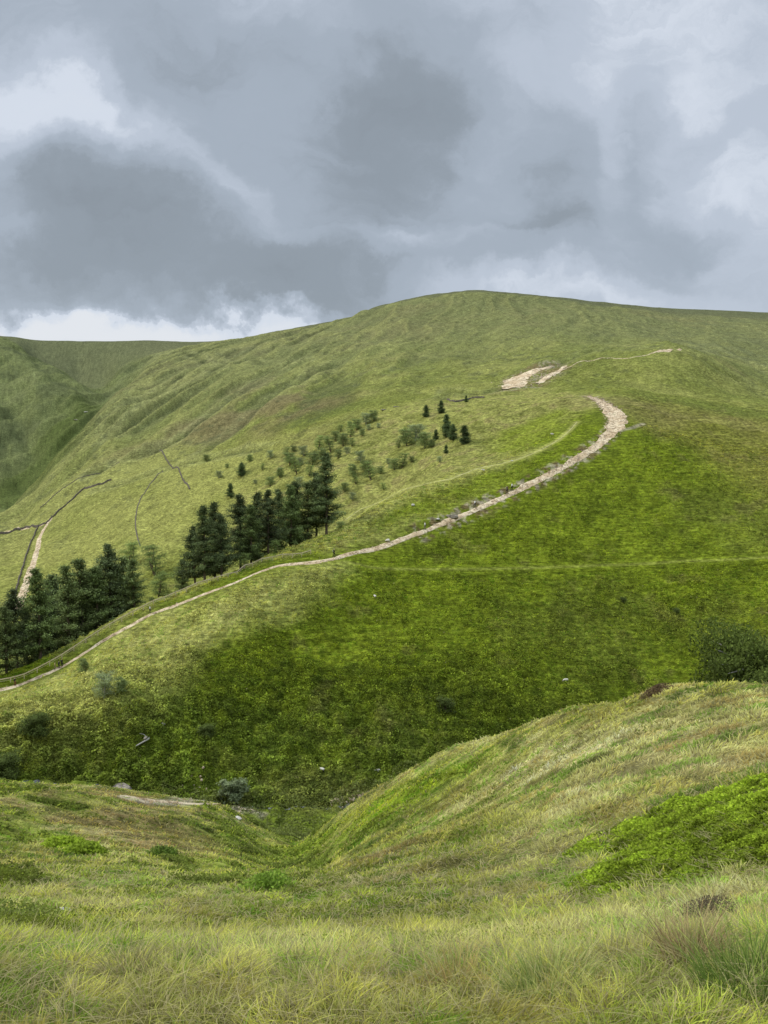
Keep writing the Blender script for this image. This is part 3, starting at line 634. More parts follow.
def broad_meshes(seed, H=5, W=2.4, colr=(.06,.085,.022), bark=None, dens=1., stems=3, leaf=None):
    rs = random.Random(seed); rg = np.random.default_rng(seed); parts = []; tips = []
    for s in range(stems):
        th = rs.uniform(0, 6.28); ln = rs.uniform(.1,.45); p = Vector((rs.uniform(-.15,.15), rs.uniform(-.15,.15), -.2)); pts = [p]
        for i in range(5):
            p = p + Vector((math.cos(th)*ln*H*.12 + rs.uniform(-.08,.08)*H*.5, math.sin(th)*ln*H*.12 + rs.uniform(-.08,.08)*H*.5, H*.15)); pts.append(p)
        parts.append(tube(pts, [H*.022*(1-i/6.5) for i in range(6)], 6))
        for i in range(1, 6):
            for b in range(3):
                a = rs.uniform(0, 6.28); l = W*rs.uniform(.35,.95)*(.75+.25*math.sin(i*.8)); q = pts[i] + Vector((math.cos(a)*l, math.sin(a)*l, rs.uniform(.0,.5)*l + .1))
                mid_ = pts[i].lerp(q, .5) + Vector((0,0,.12*l)); parts.append(tube([pts[i], mid_, q], [H*.005, H*.004, .008], 4)); tips.append((q, rs.uniform(.28,.6)*W*.62)); tips.append((mid_, rs.uniform(.25,.5)*W*.5))
    Ps = []; Cs = []
    for q, r in tips:
        m = int(60*dens*(r/.6)**1.5)+12; d = rg.normal(size=(m,3)); d /= np.linalg.norm(d,axis=1)[:,None]; d *= (rg.random(m)**.4)[:,None]*r; d[:,2] *= .7
        Ps.append(np.array(q)[None]+d); sh = .75 + .45*np.clip(d[:,2]/r+.4, 0, 1.2); Cs.append(np.array(colr)[None]*(sh*(.6+.75*rg.random(m))*rs.uniform(.75,1.25))[:,None])  # leaves darker low in each clump: occlusion put into the leaf colour
    P = np.concatenate(Ps); P[:,2] = np.maximum(P[:,2], .05)
    global rng
    keep = rng; rng = rg; V_, F_, C_ = leaf_quads(P, .07*H/4 + .06*rg.random(len(P)) + .05 if leaf is None else leaf*(.7+.6*rg.random(len(P))), np.concatenate(Cs), .4); rng = keep
    cr = mesh_np('crown', V_, F_, 4, C_, False); cr.materials.append(M_LEAF); tr = mesh_py('trunk', parts); tr.materials.append(bark or M_BARK)
    return tr, cr
PK = 1.42
PINES = [pine_meshes(1,14.5,3.9), pine_meshes(2,13.5,3.7,.10,(.15,.20,.068)), pine_meshes(3,14,4.4,.24,(.105,.135,.058)), pine_meshes(4,12.5,3.8,.06,(.165,.21,.075),18)]
YOUNG = [pine_meshes(11,5,1.9,.03,(.10,.14,.055),9)]
ROWAN = [broad_meshes(21,6,2.2,(.29,.38,.12),None,.8,3,.085), broad_meshes(22,5,2.4,(.26,.33,.12),None,.7,4,.09), broad_meshes(23,4.5,2.2,(.36,.42,.20),M_PALEBARK,.6,4,.09)]
GORSE = [broad_meshes(31,2.6,1.7,(.13,.17,.045),None,1.0,5,.075)]
GREY = [broad_meshes(41,3.4,1.6,(.27,.32,.17),M_PALEBARK,.8,4)]
def tree(name, meshes, px, py, sc, label, cat, group, minD=0, rz=None, H=1., dx=0):
    x, y = at(px, py, minD); r = random.uniform(0, 6.28) if rz is None else rz
    e = empty(name, (x, y, height(x, y) - .15), r, (sc, sc, sc*H)); tag(e, label, cat, group)
    for nm, me in zip(('trunk', 'crown'), meshes): obj(nm, me, None, e)
    return e
G1 = 'pines in the dark stand beside the left end of the path'; G2 = 'pines in the dark stand above the middle of the path'
# (column, base row, scale, kind, label) : left stand; base rows are survey rows for ground beyond the crest
def pine_at(px, D, sc, kd, label, group, H=1.):
    az, _ = ray(px, 600); x = D*math.sin(float(az)); y = D*math.cos(float(az))
    sc *= (1.3 if px < 160 else 1.04) * random.uniform(.9,1.08); H = random.uniform(.95,1.08)
    e = empty('pine_tree', (x, y, height(x, y)-.2), random.uniform(0,6.28), (sc*PK, sc*PK, sc*H*PK)); tag(e, label, 'tree', group)
    for nm, me in zip(('trunk', 'crown'), PINES[kd]): obj(nm, me, None, e)
LP = [(-22,207,.85,0,'dark pine cut by the left edge of the photo'),(2,209,.8,3,'mid green pine at the lower left, nearest the fence'),(14,214,.95,2,'second pine from the left edge, in shade'),
 (25,222,.85,0,'dark pine whose top reaches the foot of the stone valley track'),(37,211,.95,1,'greenish pine just above the two walkers by the fence'),(45,228,1.05,2,'pine with a broken crown on the left shoulder of the stand'),
 (53,236,1.28,0,'tall pine with the left one of the two highest tops in the left stand'),(66,218,1.1,3,'light green pine in front of the tallest pair'),(71,240,1.32,2,'broad pine with the right one of the two highest tops in the left stand'),
 (80,223,1.12,3,'pale green pine in the middle of the left stand with bare lower trunk'),(88,236,1.12,0,'narrow pine filling the middle of the left stand, behind pale pine'),(97,222,.98,1,'pine low in the middle of the left stand above the fence'),
 (101,240,1.12,0,'pine with dark pointed top right of centre in the left stand'),(111,226,1.06,2,'wide dark pine right of centre with layered branches'),(118,240,1.05,1,'grey green pine at the right shoulder of the left stand'),
 (126,228,.98,3,'spindly pine with open top at the right end of the left stand'),(135,222,.72,3,'short bushy pine closing the left stand on the right')]
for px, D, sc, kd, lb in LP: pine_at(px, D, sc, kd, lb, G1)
RP = [(184,236,.95,3,'slim pine standing a little apart at the left of the upper stand'),(196,228,1.02,2,'dark pine at the left end of the upper stand by the path'),(205,222,1.0,0,'dense pine with low branches just above the path'),
 (215,232,1.16,0,'tall narrow pine beside the gap that splits the upper stand'),(222,224,.9,2,'lower pine on the left side of the gap'),
 (241,236,1.12,2,'pine with rounded top right of the gap in the upper stand'),(252,230,.96,1,'shorter pine right of the gap over a pale bush'),(259,242,1.10,0,'thin pointed pine rising between rounder crowns'),
 (269,236,1.08,2,'dark pine left of the highest clump'),(281,246,1.18,0,'broad pine at the foot of the highest clump'),(291,243,1.22,1,'open crowned pine in the middle of the upper stand'),
 (297,252,1.26,0,'tall pine with forked top near the right end of the upper stand'),(308,247,1.06,3,'grey green pine left of the last tall pine'),(327,246,1.18,0,'last tall pine at the right end with a bare trunk and pointed top'),(317,252,1.08,2,'dark pine tucked behind the last tall pine')]
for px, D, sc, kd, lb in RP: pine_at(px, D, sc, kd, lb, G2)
# single trees and shrubs
SG = 'scattered shrubs on the grassy slope beyond the pines'
singles = [
 ('round_tree',ROWAN[0],155,575,1.05,'round green tree left of the upper pines, standing higher','tree'),
 ('round_tree',ROWAN[0],130,566,.95,'green tree behind the right end of the left pine stand','tree'),
 ('round_tree',ROWAN[0],158,597,.85,'small dark tree just above the fence in the gap between stands','tree')]
for nm, ms, px, py, sc, lb, ct in singles: tree(nm, ms, px, py, sc*2.3, lb, ct, 'broadleaf trees by the pines', 215)
for px, D, sc, kd, lb in [(243,222,.9,0,'pale green bush in front of the upper pines, by the fence'),(276,228,.85,0,'light green tree in front of the upper pines near the path bend'),(342,262,.95,1,'green bush beside the last tall pine'),(150,218,.5,1,'small bush right of the left pine stand')]:
    az, _ = ray(px, 560); x = D*math.sin(float(az)); y = D*math.cos(float(az)); e = empty('bush', (x, y, height(x,y)-.1), px*.7, sc); tag(e, lb, 'bush', 'pale bushes along the pines')
    for a_, me in zip(('trunk','crown'), ROWAN[kd]): obj(a_, me, None, e)
hs = [(207,462,.8,1,'low bush highest up on the left of the pale slope'),(219,478,.75,2,'bush beneath the thin stone wall'),(242,474,.9,1,'shrub left of the middle of the pale slope'),(250,462,.75,1,'small shrub left of the scrub belt'),
 (271,458,.8,2,'pale shrub at the top left of the scrub belt'),(270,486,.8,1,'left of a pair of shrubs over the upper pines'),(280,478,.9,1,'right of a pair of shrubs over the upper pines'),
 (290,465,1.1,1,'leafy shrub low in the scrub belt'),(297,474,1.2,0,'tall shrub directly behind the highest pines'),(304,456,1.0,2,'greyish shrub in the scrub belt'),(312,466,1.1,1,'round shrub in the lower scrub belt'),
 (318,450,1.1,0,'dark shrub in the middle of the scrub belt'),(322,461,1.05,1,'wide shrub in the middle of the scrub belt'),(331,452,1.05,0,'tree like shrub above the middle of the scrub belt'),(335,441,.9,1,'small dark shrub higher in the belt'),
 (343,446,1.1,1,'rounded shrub right of the belt centre'),(350,437,1.0,0,'upright shrub in the upper belt'),(357,430,1.0,1,'dark shrub near the upper end of the belt'),(366,424,1.15,2,'loose grey shrub near the top end of the belt'),(374,421,1.0,1,'topmost shrub of the belt by pale rocks'),
 (353,476,.9,1,'dark shrub left of a leaning one'),(361,462,1.0,2,'thin leaning shrub on the open slope'),(371,480,1.15,0,'larger dark shrub low on the open slope'),(366,472,.9,1,'shrub between the leaning one and the larger one'),(394,470,.85,1,'left of two small shrubs below the wide thicket'),(402,468,.95,0,'right of two small shrubs below the wide thicket'),
 (407,446,1.35,1,'wide thicket on the slope, left side'),(416,441,1.45,2,'wide thicket on the slope, crown in the middle'),(425,448,1.2,1,'wide thicket on the slope, right side'),(300,487,.9,2,'pale bush at the foot of the slope behind pines')]
more = [(286,456,.7,'pale low shrub on the upper edge of the scrub belt'),(294,452,.6,'small shrub over the lower belt'),(300,466,.8,'shrub behind the highest pines on their left'),(309,476,.75,'shrub peeping over the pines in the belt'),(315,459,.7,'fuzzy shrub between two darker ones in the belt'),(327,468,.7,'pale shrub on the lower edge of the belt'),
 (326,444,.65,'little shrub on the upper edge of the middle belt'),(338,458,.7,'low shrub under the middle of the belt'),(347,454,.65,'low pale shrub right of the middle of the belt'),(352,446,.6,'tiny shrub below the upper belt'),(362,436,.65,'small shrub under the upper end of the belt'),(369,430,.6,'small pale shrub below the belt top'),
 (340,432,.6,'tiny shrub just above the belt'),(350,427,.55,'tiny shrub left of the belt top'),(378,428,.5,'low shrub right of the belt top'),(356,484,.6,'low shrub left of the large low one'),(380,474,.6,'low shrub right of the large low one'),(388,464,.5,'tiny shrub midway to the wide thicket'),
 (398,448,.6,'small shrub at the left edge of the wide thicket'),(432,447,.6,'small shrub at the right edge of the wide thicket'),(420,429,.5,'tiny shrub above the wide thicket'),(404,434,.5,'tiny bush up left of the wide thicket'),(345,492,.7,'shrub right behind the last tall pine'),(352,500,.6,'low green shrub right of the last tall pine'),
 (262,470,.5,'tiny shrub in the middle of the pale slope'),(227,468,.45,'tiny shrub between two low bushes on the pale slope'),(255,484,.45,'tiny shrub above the pine gap'),(384,490,.45,'tiny bush low above the footpath'),(412,462,.45,'tiny bush under the wide thicket'),(440,462,.45,'tiny bush by the crest below the conifers')]
hs += [(a_, b_, c_, i % 3, l_) for i, (a_, b_, c_, l_) in enumerate(more)]
for px, py, sc, kd, lb in hs: tree('shrub', ROWAN[kd], px, py, sc*1.4, lb, 'shrub', SG, 255)
yg = [(231,497,1.0,'lone small conifer lowest on the pale slope'),(242,476,1.05,'small pointed conifer left of the scrub belt'),(426,417,.9,'small conifer highest on the slope'),(441,413,.95,'upper small conifer above the row'),(446,432,1.2,'tall small conifer of the row'),(447,437,.9,'conifer in front of the taller one'),(453,440,1.0,'conifer in the middle of the row'),(464,444,1.15,'rightmost conifer of the row on the crest'),(436,440,.7,'stubby conifer left of the row'),(466,402,.55,'tiny dark conifer by the upper wall stub'),(446,453,.5,'tiny dark bush below the conifer row')]
for px, py, sc, lb in yg: tree('young_conifer', YOUNG[0], px, py, sc*1.35, lb, 'tree', 'small conifers scattered on the slope', 255)
low = [('thorn_tree',ROWAN[1],84,672,.55,'small dark thorn tree just below the fence near the walkers','tree'),('thorn_tree',ROWAN[2],103,697,1.0,'wide spreading thorn tree on the pale spur','tree'),('thorn_tree',ROWAN[1],122,692,.55,'dark bush right of the spreading thorn tree','tree'),
 ('bush',GORSE[0],38,736,1.5,'dark round bush on the left slope','bush'),('bush',GORSE[0],6,780,1.6,'dark bush at the left edge by the stream','bush'),('bush',GORSE[0],207,737,.9,'small dark bush alone in the green bracken','bush'),
 ('pale_bush',GREY[0],232,802,1.15,'silvery pale bush beside the stream','bush'),
 ('bush',GORSE[0],445,712,1.1,'dark patch of shrub in the hillside behind the grassy brow','bush'),
 ('bush',GORSE[0],623,602,.5,'small dark tuft alone on the plain green hillside','bush'),('bush',GORSE[0],676,613,.5,'second dark tuft right on the plain green hillside','bush')]
for nm, ms, px, py, sc, lb, ct in low: tree(nm, ms, px, py, sc*1.35, lb, ct, None, 95)
# big tree below the right brow, crown just over it
THICK = broad_meshes(51, 9, 3.6, (.13,.175,.035), M_PALEBARK, 3.2, 6, .075)
zc = max(v.co.z for v in THICK[1].vertices)
for px, D, sc, lb, zz in [(790,58,622,'large dark leafy tree cut by the right edge behind the brow',None),(734,52,656,'lower bushy tree beside the large one behind the brow',None),(850,60,618,'leafy tree beyond the right edge behind the brow',None)]:
    az, _ = ray(px, 650); x = D*math.sin(float(az)); y = D*math.cos(float(az)); sc = (D*float(ray(px, sc)[1]) - height(x,y)) / zc * 1.0; e = empty('leafy_tree', (x, y, height(x,y)-.2), 1.3*px, (min(sc, 1.45), min(sc, 1.45), sc)); tag(e, lb, 'tree', 'leafy trees behind the brow')
    for a_, me in zip(('trunk','crown'), THICK): obj(a_, me, None, e)

# ------------------------------------------------------------------ fence along the path
fence_px = [(-30,693),(0,684),(20,680),(40,671),(60,660),(80,647),(100,634),(130,617),(155,604),(180,595),(205,585),(230,576),(255,566),(275,560),(300,557),(315,553)]
FX = poly_at(fence_px, 150); FXs, _ = resample(FX, np.ones(len(FX)), 3.0)
fe = empty('timber_fence', (FXs[0][0], FXs[0][1], height(*FXs[0]))); tag(fe, 'weathered timber fence running beside the path along the crest of the spur', 'fence')
ox, oy, oz = fe.location
def box(x0,x1,y0,y1,z0,z1):
    v = [(x,y,z) for z in (z0,z1) for y in (y0,y1) for x in (x0,x1)]
    return v, [(0,2,3,1),(4,5,7,6),(0,1,5,4),(2,6,7,3),(0,4,6,2),(1,3,7,5)]
pm_me = mesh_py('post', [box(-.08,.08,-.07,.07,-.3,1.22)], False); pm_me.materials.append(M_TIMBER)
for i, (x, y) in enumerate(FXs[:98]):
    o = obj('post', pm_me, None, fe); o.location = (x-ox, y-oy, height(x,y)-oz); o.rotation_euler = (random.uniform(-.05,.05), random.uniform(-.05,.05), random.uniform(0,3))
rail = []
def bar(p, q, w, h):
    p = Vector(p); q = Vector(q); d = (q-p).normalized(); s = d.cross(Vector((0,0,1))).normalized()*w/2; u = Vector((0,0,h/2))
    v = [p-s-u,p+s-u,p+s+u,p-s+u,q-s-u,q+s-u,q+s+u,q-s+u]; return [tuple(a) for a in v], [(0,1,2,3),(4,7,6,5),(0,4,5,1),(1,5,6,2),(2,6,7,3),(3,7,4,0)]
for i in range(min(97, len(FXs)-1)):
    a_, b_ = FXs[i], FXs[i+1]; za, zb = height(*a_)-oz, height(*b_)-oz
    for hz, w in ((1.12,.26),(.62,.05)): rail.append(bar((a_[0]-ox,a_[1]-oy,za+hz),(b_[0]-ox,b_[1]-oy,zb+hz), .09 if w > .1 else .05, w))
rm = mesh_py('rail', rail, False); obj('rail', rm, M_TIMBER, fe)

# ------------------------------------------------------------------ dry stone walls
def wall(pts, h, label, w=.6, step=.8, minD=230, name='stone_wall', dx=0):
    P, _ = resample(poly_at(pts, minD), np.ones(len(pts)), step); T = np.gradient(P, axis=0); T /= np.hypot(T[:,0],T[:,1])[:,None]+1e-9; Nn = np.stack([-T[:,1],T[:,0]],1)
    vs = []; prof = [(-.5,-.4),(-.42,.55),(-.25,1),(.25,1),(.42,.55),(.5,-.4)]
    for i, p in enumerate(P):
        for k, (a_, b_) in enumerate(prof):
            x, y = p + Nn[i]*a_*w*random.uniform(.8,1.25); vs.append((x, y, height(*p) + b_*h*(random.uniform(.78,1.15) if b_ > 0 else 1)))
    m = len(prof); f = [(i*m+k, (i+1)*m+k, (i+1)*m+k+1, i*m+k+1) for i in range(len(P)-1) for k in range(m-1)] + [tuple(range(m)), tuple(range((len(P)-1)*m, len(P)*m))[::-1]]
    me = bpy.data.meshes.new(name); me.from_pydata(vs, [], f); me.update(); o = obj(name, me, M_WALL); tag(o, label, 'wall', 'dry stone walls in the valley'); return o
wall([(9,622),(16,592),(22,570),(29,548),(38,527),(46,524),(56,514),(70,502),(84,489),(98,485),(112,480)], 1.15, 'dark dry stone wall beside the pale stone track in the valley', .7)
wall([(140,546),(136,530),(136,515),(140,500),(150,484),(163,471)], .35, 'faint broken wall curving up the pale field behind the left pines', .6)
wall([(160,450),(168,462),(178,468),(182,478),(190,490)], .8, 'thin dark zigzag wall high on the pale slope', .6)
wall([(-40,541),(0,534),(20,530),(38,527)], 1.3, 'dark wall running left from the track corner', .8)
wall([(40,508),(70,484),(95,474),(120,462)], .4, 'long low wall along the edge of the clough', .6)
wall([(447,400),(455,402),(470,399),(485,398)], .8, 'short wall stub near the crest above the conifers', .6)

# ------------------------------------------------------------------ stones
def rock_mesh(seed, n=3, flat=.6):
    import bmesh
    bm = bmesh.new(); bmesh.ops.create_icosphere(bm, subdivisions=n, radius=1); rs = random.Random(seed)
    from mathutils import noise
    cuts = [(Vector((rs.gauss(0,1), rs.gauss(0,1), rs.gauss(0,1))).normalized(), rs.uniform(.55,.85)) for _ in range(9)]
    for v in bm.verts:
        p = v.co.copy()
        for nrm, d in cuts:
            e = p.dot(nrm) - d
            if e > 0: p -= nrm*e
        p += p.normalized()*noise.noise(p*2.3 + Vector((seed,0,0)))*.12; p.z *= flat; v.co = p
    me = bpy.data.meshes.new('boulder'); bm.to_mesh(me); bm.free(); return me
RK = [rock_mesh(s) for s in (1,2,3)]
RKP = [m.copy() for m in RK]
for m in RK: m.materials.append(M_STONE)
for m in RKP: m.materials.append(M_PALESTONE)
for px, py, s, pale, lb, mD in [(122,789,(2.0,1.4,1.3),0,'large grey boulder overhanging the stream at the left',95),(377,771,(.8,.5,.6),1,'whitish boulder over the dark stream cutting',95),(388,541,(1.3,.9,.9),1,'cream boulder on the uphill side of the path',200),
    (452,517,(2.4,1.4,1.2),0,'big grey slab on the bank beside the path',200),(413,505,(1.2,.8,.6),1,'pale rock on the slope above the path',200),(163,725,(.6,.45,.6),1,'pale block at the upper end of the fallen trunk',95),
    (238,819,(.5,.35,.3),1,'pale stone on the bank just below the worn track',0),(512,461,(.6,.5,.4),1,'pale stone on the upper footpath',230),(483,470,(.8,.6,.5),1,'white stone where the upper footpath bends',230),
    (63,911,(.10,.08,.07),1,'small white stone in the dark green patch at lower left',0),(552,434,(.9,.6,.6),1,'pale stone beside the end of the upper footpath',230),(438,519,(1.0,.7,.5),1,'flat stone left of the big slab',200),
    (384,410,(2.4,1.2,.7),0,'grey outcrop above the scrub belt',300),(396,407,(1.8,1,.6),0,'second outcrop right of the scrub belt',300),(86,412,(3,2,1),1,'pale rocks in the far clough',800),(76,420,(3,2,1),0,'grey rocks on the far clough side',800),(146,738,(.7,.5,.5),0,'grey stone midway along the fallen trunk',95)]:
    x, y = at(px, py, mD); ms = RKP if pale else RK; o = obj('boulder', ms[px % 3]); o.location = (x, y, height(x,y) + s[2]*.15); o.scale = s; o.rotation_euler = (0, 0, px); tag(o, lb, 'rock')
# loose stones on the worn path: nobody could count them
vs = []; fs = []
def peb(x, y, r):
    z = height(x, y)+.12; o = len(vs); a0 = random.uniform(0,1.5)
    for k in range(5): vs.append((x+r*math.cos(a0+k*1.257)*random.uniform(.7,1.2), y+r*math.sin(a0+k*1.257)*random.uniform(.7,1.2), z-.1))
    for k in range(5): vs.append((x+.6*r*math.cos(a0+k*1.257), y+.6*r*math.sin(a0+k*1.257), z+r*random.uniform(.35,.7)))
    for k in range(5): fs.append((o+k, o+(k+1)%5, o+5+(k+1)%5, o+5+k))
    fs.append(tuple(o+5+k for k in range(5)))
MPs, MWs = resample(MP, main_path_w, .5)
for i in range(len(MPs)):
    up = .15 + (i/len(MPs) > .62)*1.0 + (i/len(MPs) > .85)*2.2
    for _ in range(int(up + random.random())):
        a_ = random.uniform(0,6.28); r = MWs[i]*math.sqrt(random.random())*1.25; peb(MPs[i][0]+r*math.cos(a_), MPs[i][1]+r*math.sin(a_), random.uniform(.12,.32)*(1 if i/len(MPs) < .5 else 1.5))
for cx, cy, r0, nn in [(520,380,10,160),(545,377,6,60),(352,797,2.5,50),(195,785,2.5,14)]:
    x0, y0 = at(cx, cy, 300 if cx > 400 else 95)
    for _ in range(nn): peb(x0+random.gauss(0,r0*.6), y0+random.gauss(0,r0*.6), random.uniform(.25,.7) if cx > 400 else random.uniform(.1,.35))
me = bpy.data.meshes.new('loose_stones'); me.from_pydata(vs, [], fs); me.update()
tag(obj('loose_stones', me, simple('path_stone', (.30,.22,.14), (.66,.55,.40), .9, .9, .3)), 'loose stones strewn along the worn path and scars', 'stones', kind='stuff')

# fallen bleached trunk on the slope
x, y = at(148, 741, 95); x2, y2 = at(162, 727, 95); x3, y3 = at(134, 748, 95)
e = empty('fallen_trunk', (x, y, height(x,y))); tag(e, 'bleached fallen tree trunk lying on the bracken slope at lower left', 'dead tree')
pp = [(x3-x, y3-y, height(x3,y3)-height(x,y)+.2),(0,0,.35),((x2-x)*.6,(y2-y)*.6,(height(x2,y2)-height(x,y))*.6+.5),(x2-x,y2-y,height(x2,y2)-height(x,y)+.25)]
obj('log', mesh_py('log', [tube(pp, [.1,.18,.2,.28], 7)]), M_PALEBARK, e)
obj('branch', mesh_py('branch', [tube([pp[1], (pp[1][0]-.8, pp[1][1]+.3, 1.2), (pp[1][0]-1.7, pp[1][1]+.2, 1.5)], [.1,.06,.02], 5)]), M_PALEBARK, e)

# ------------------------------------------------------------------ heather clump, fern tufts, rush tufts in the foreground
def plant(name, px, py, label, cat, n, h, spread, cols, w, leafy=False, leaves=None, group=None):
    x, y = at(px, py); z = height(x, y); e = empty(name, (x, y, z)); tag(e, label, cat, group)
    th = rng.random(n)*6.283; r = spread*rng.random(n)**.5*.45; P = np.stack([r*np.cos(th), r*np.sin(th), 0*r], 1)
    P[:,2] = [height(x+a_, y+b_)-z-.03 for a_, b_, _ in P]
    ld = np.stack([np.cos(th+rng.normal(size=n)*.5), np.sin(th+rng.normal(size=n)*.5)], 1); hh = h*(.5+.6*rng.random(n)); ci = rng.integers(0, len(cols), n)
    c = np.array(cols)[ci]*(1.0+.8*rng.random((n,1)))
    V_, F_, C_ = blades(P, hh, np.full(n, w), hh*(.2+.8*rng.random(n)), ld, c, 4)
    obj('stems' if leafy else 'blades', mesh_np('blades', V_, F_, 4, C_), M_GRASS, e)
    if leafy:
        m = leaves[0]; th = rng.random(m)*6.283; ph = rng.random(m)**.4; el = rng.random(m)*1.5
        Q = np.stack([spread*ph*np.cos(th)*np.cos(el), spread*ph*np.sin(th)*np.cos(el), h*ph*np.sin(el)], 1); Q[:,2] += [height(x+a_, y+b_)-z for a_, b_, _ in Q]
        lc = np.array(leaves[2])*(.5+.8*rng.random((m,1))); V2, F2, C2_ = leaf_quads(Q, leaves[1], lc); obj('foliage', mesh_np('foliage', V2, F2, 4, C2_, False), M_LEAF, e)
    return e
plant('heather', 708, 925, 'dark purple brown heather clump at lower right behind bleached grass', 'heather', 260, .24, .28, [(.14,.11,.08),(.22,.18,.13)], .005, True, (3200,.007,(.22,.175,.12)))
plant('heather', 656, 694, 'brown heather clump on the skyline of the grassy brow', 'heather', 120, .4, .7, [(.18,.12,.06)], .03, True, (1800,.035,(.22,.155,.085)))
plant('grass_tussock', 690, 960, 'bleached straw tussock with long bare stems at lower right', 'grass', 300, .30, .26, [(.48,.38,.20),(.42,.34,.17),(.30,.22,.11)], .006)
plant('grass_tussock', 548, 990, 'large arching yellow green tussock at the bottom right of centre', 'grass', 650, .22, .45, [(.30,.34,.10),(.40,.40,.16),(.17,.24,.06)], .0065)
plant('grass_tussock', 128, 975, 'upright straw coloured tussock at the lower left', 'grass', 300, .22, .3, [(.42,.36,.18),(.26,.27,.10)], .007)
plant('grass_tussock', 455, 985, 'brownish tussock left of the large arching one', 'grass', 260, .24, .28, [(.32,.24,.10),(.26,.27,.09)], .006)
plant('grass_tussock', 750, 985, 'bright green tussock at the right edge', 'grass', 500, .22, .4, [(.13,.20,.04),(.18,.24,.06)], .0065)
plant('fern', 66, 848, 'bright yellow green fern clump on the left slope, larger one', 'fern', 200, .6, 1.2, [(.34,.46,.04)], .06, True, (2600,.09,(.42,.56,.05)), 'bright ferns on the left slope')
plant('fern', 86, 853, 'bright yellow green fern clump just right of the larger one', 'fern', 160, .5, .9, [(.34,.46,.04)], .06, True, (1600,.09,(.40,.54,.05)), 'bright ferns on the left slope')
plant('fern', 165, 856, 'dull green fern on the left slope towards the gully', 'fern', 120, .5, .9, [(.2,.32,.04)], .06, True, (700,.07,(.17,.26,.04)), 'bright ferns on the left slope')
plant('fern', 268, 890, 'light green fern in the gully bottom', 'fern', 120, .4, .6, [(.2,.32,.04)], .03, True, (800,.04,(.24,.36,.05)), 'bright ferns on the left slope')

# ------------------------------------------------------------------ walkers
def mat_flat(name, c): return simple(name, c, tuple(x*.8 for x in c), 8, .85, .1)
M_SKIN = mat_flat('skin', (.55,.36,.27)); M_HAIR = mat_flat('hair', (.05,.035,.025)); M_SHOE = mat_flat('boot_leather', (.05,.04,.035))
def skinned(name, J, E, Rr, root):
    me = bpy.data.meshes.new(name); me.from_pydata(J, E, []); o = bpy.data.objects.new(name+'_cage', me); COL.objects.link(o)
    m = o.modifiers.new('s', 'SKIN'); 
    for i, r in enumerate(Rr): me.skin_vertices[0].data[i].radius = (r, r) if not isinstance(r, tuple) else r
    me.skin_vertices[0].data[root].use_root = True
    s = o.modifiers.new('d', 'SUBSURF'); s.levels = 1; s.render_levels = 1
    dg = bpy.context.evaluated_depsgraph_get(); out = bpy.data.meshes.new_from_object(o.evaluated_get(dg)); out.name = name
    bpy.data.objects.remove(o); bpy.data.meshes.remove(me)
    out.polygons.foreach_set('use_smooth', [True]*len(out.polygons)); return out
J = [(0,0,.95),(0,.01,1.12),(0,.02,1.32),(0,.02,1.45),(0,.03,1.52),(0,.05,1.60),(0,.04,1.70), # 0-6 pelvis..head
     (.17,.02,1.42),(.22,-.10,1.17),(.21,.06,.97),(.21,.10,.88), (-.17,.02,1.42),(-.22,.12,1.18),(-.21,.24,1.0),(-.21,.29,.92), # arms 7-14
     (.09,0,.90),(.10,.22,.52),(.10,.10,.08),(.10,.26,.03), (-.09,0,.90),(-.10,-.02,.50),(-.10,-.22,.10),(-.10,-.10,.03)] # legs 15-22
E = [(0,1),(1,2),(2,3),(3,4),(4,5),(5,6),(3,7),(7,8),(8,9),(9,10),(3,11),(11,12),(12,13),(13,14),(0,15),(15,16),(16,17),(17,18),(0,19),(19,20),(20,21),(21,22)]
Rr = [(.14,.10),(.12,.09),(.15,.10),(.09,.07),(.055,.055),(.085,.095),(.075,.09),.055,.043,.035,.028,.055,.043,.035,.028,.085,.06,.04,.035,.085,.06,.04,.035]
BODY = skinned('body', J, E, Rr, 0); BODY.materials.append(M_SKIN)
def clothes(name, idx, grow):
    mp = {i: k for k, i in enumerate(idx)}; e = [(mp[a_], mp[b_]) for a_, b_ in E if a_ in mp and b_ in mp]
    return skinned(name, [J[i] for i in idx], e, [tuple(x+grow for x in Rr[i]) if isinstance(Rr[i], tuple) else Rr[i]+grow for i in idx], 0)
JACK = clothes('jacket', [0,1,2,3,7,8,9,11,12,13], .022); TROU = clothes('trousers', [0,15,16,17,19,20,21], .02)
BOOT = mesh_py('boots', [tube([(.10,.06,.06),(.10,.30,.05)], [.07,.055], 8), tube([(-.10,-.26,.07),(-.10,-.02,.05)], [.07,.055], 8)])
HAIR = skinned('hair', [(0,.03,1.66),(0,.02,1.75)], [(0,1)], [.10,.075], 0)
PACK = skinned('rucksack', [(0,-.19,1.10),(0,-.21,1.38)], [(0,1)], [(.15,.09),(.13,.08)], 0)
def person(px, py, rz, label, jc, tc, hat=None, pack=None, sc=1., mD=190):
    x, y = at(px, py, mD); e = empty('person', (x, y, height(x,y)+.16), rz, sc); sc *= 1.08; e.scale = (sc*1.1, sc*1.1, sc); tag(e, label, 'person', 'walkers on the path')
    def dup(nm, me, c):
        m = me.copy(); m.materials.clear(); m.materials.append(c if not isinstance(c, tuple) else mat_flat(nm+'_cloth', c)); o = obj(nm, m, None, e)
    obj('body', BODY, None, e); dup('jacket', JACK, jc); dup('trousers', TROU, tc); dup('boots', BOOT, M_SHOE); dup('hair', HAIR, M_HAIR if hat is None else hat)
    if pack: dup('rucksack', PACK, pack)
bl = (.02,.02,.025); wh = (.88,.88,.88); nv = (.02,.03,.07)
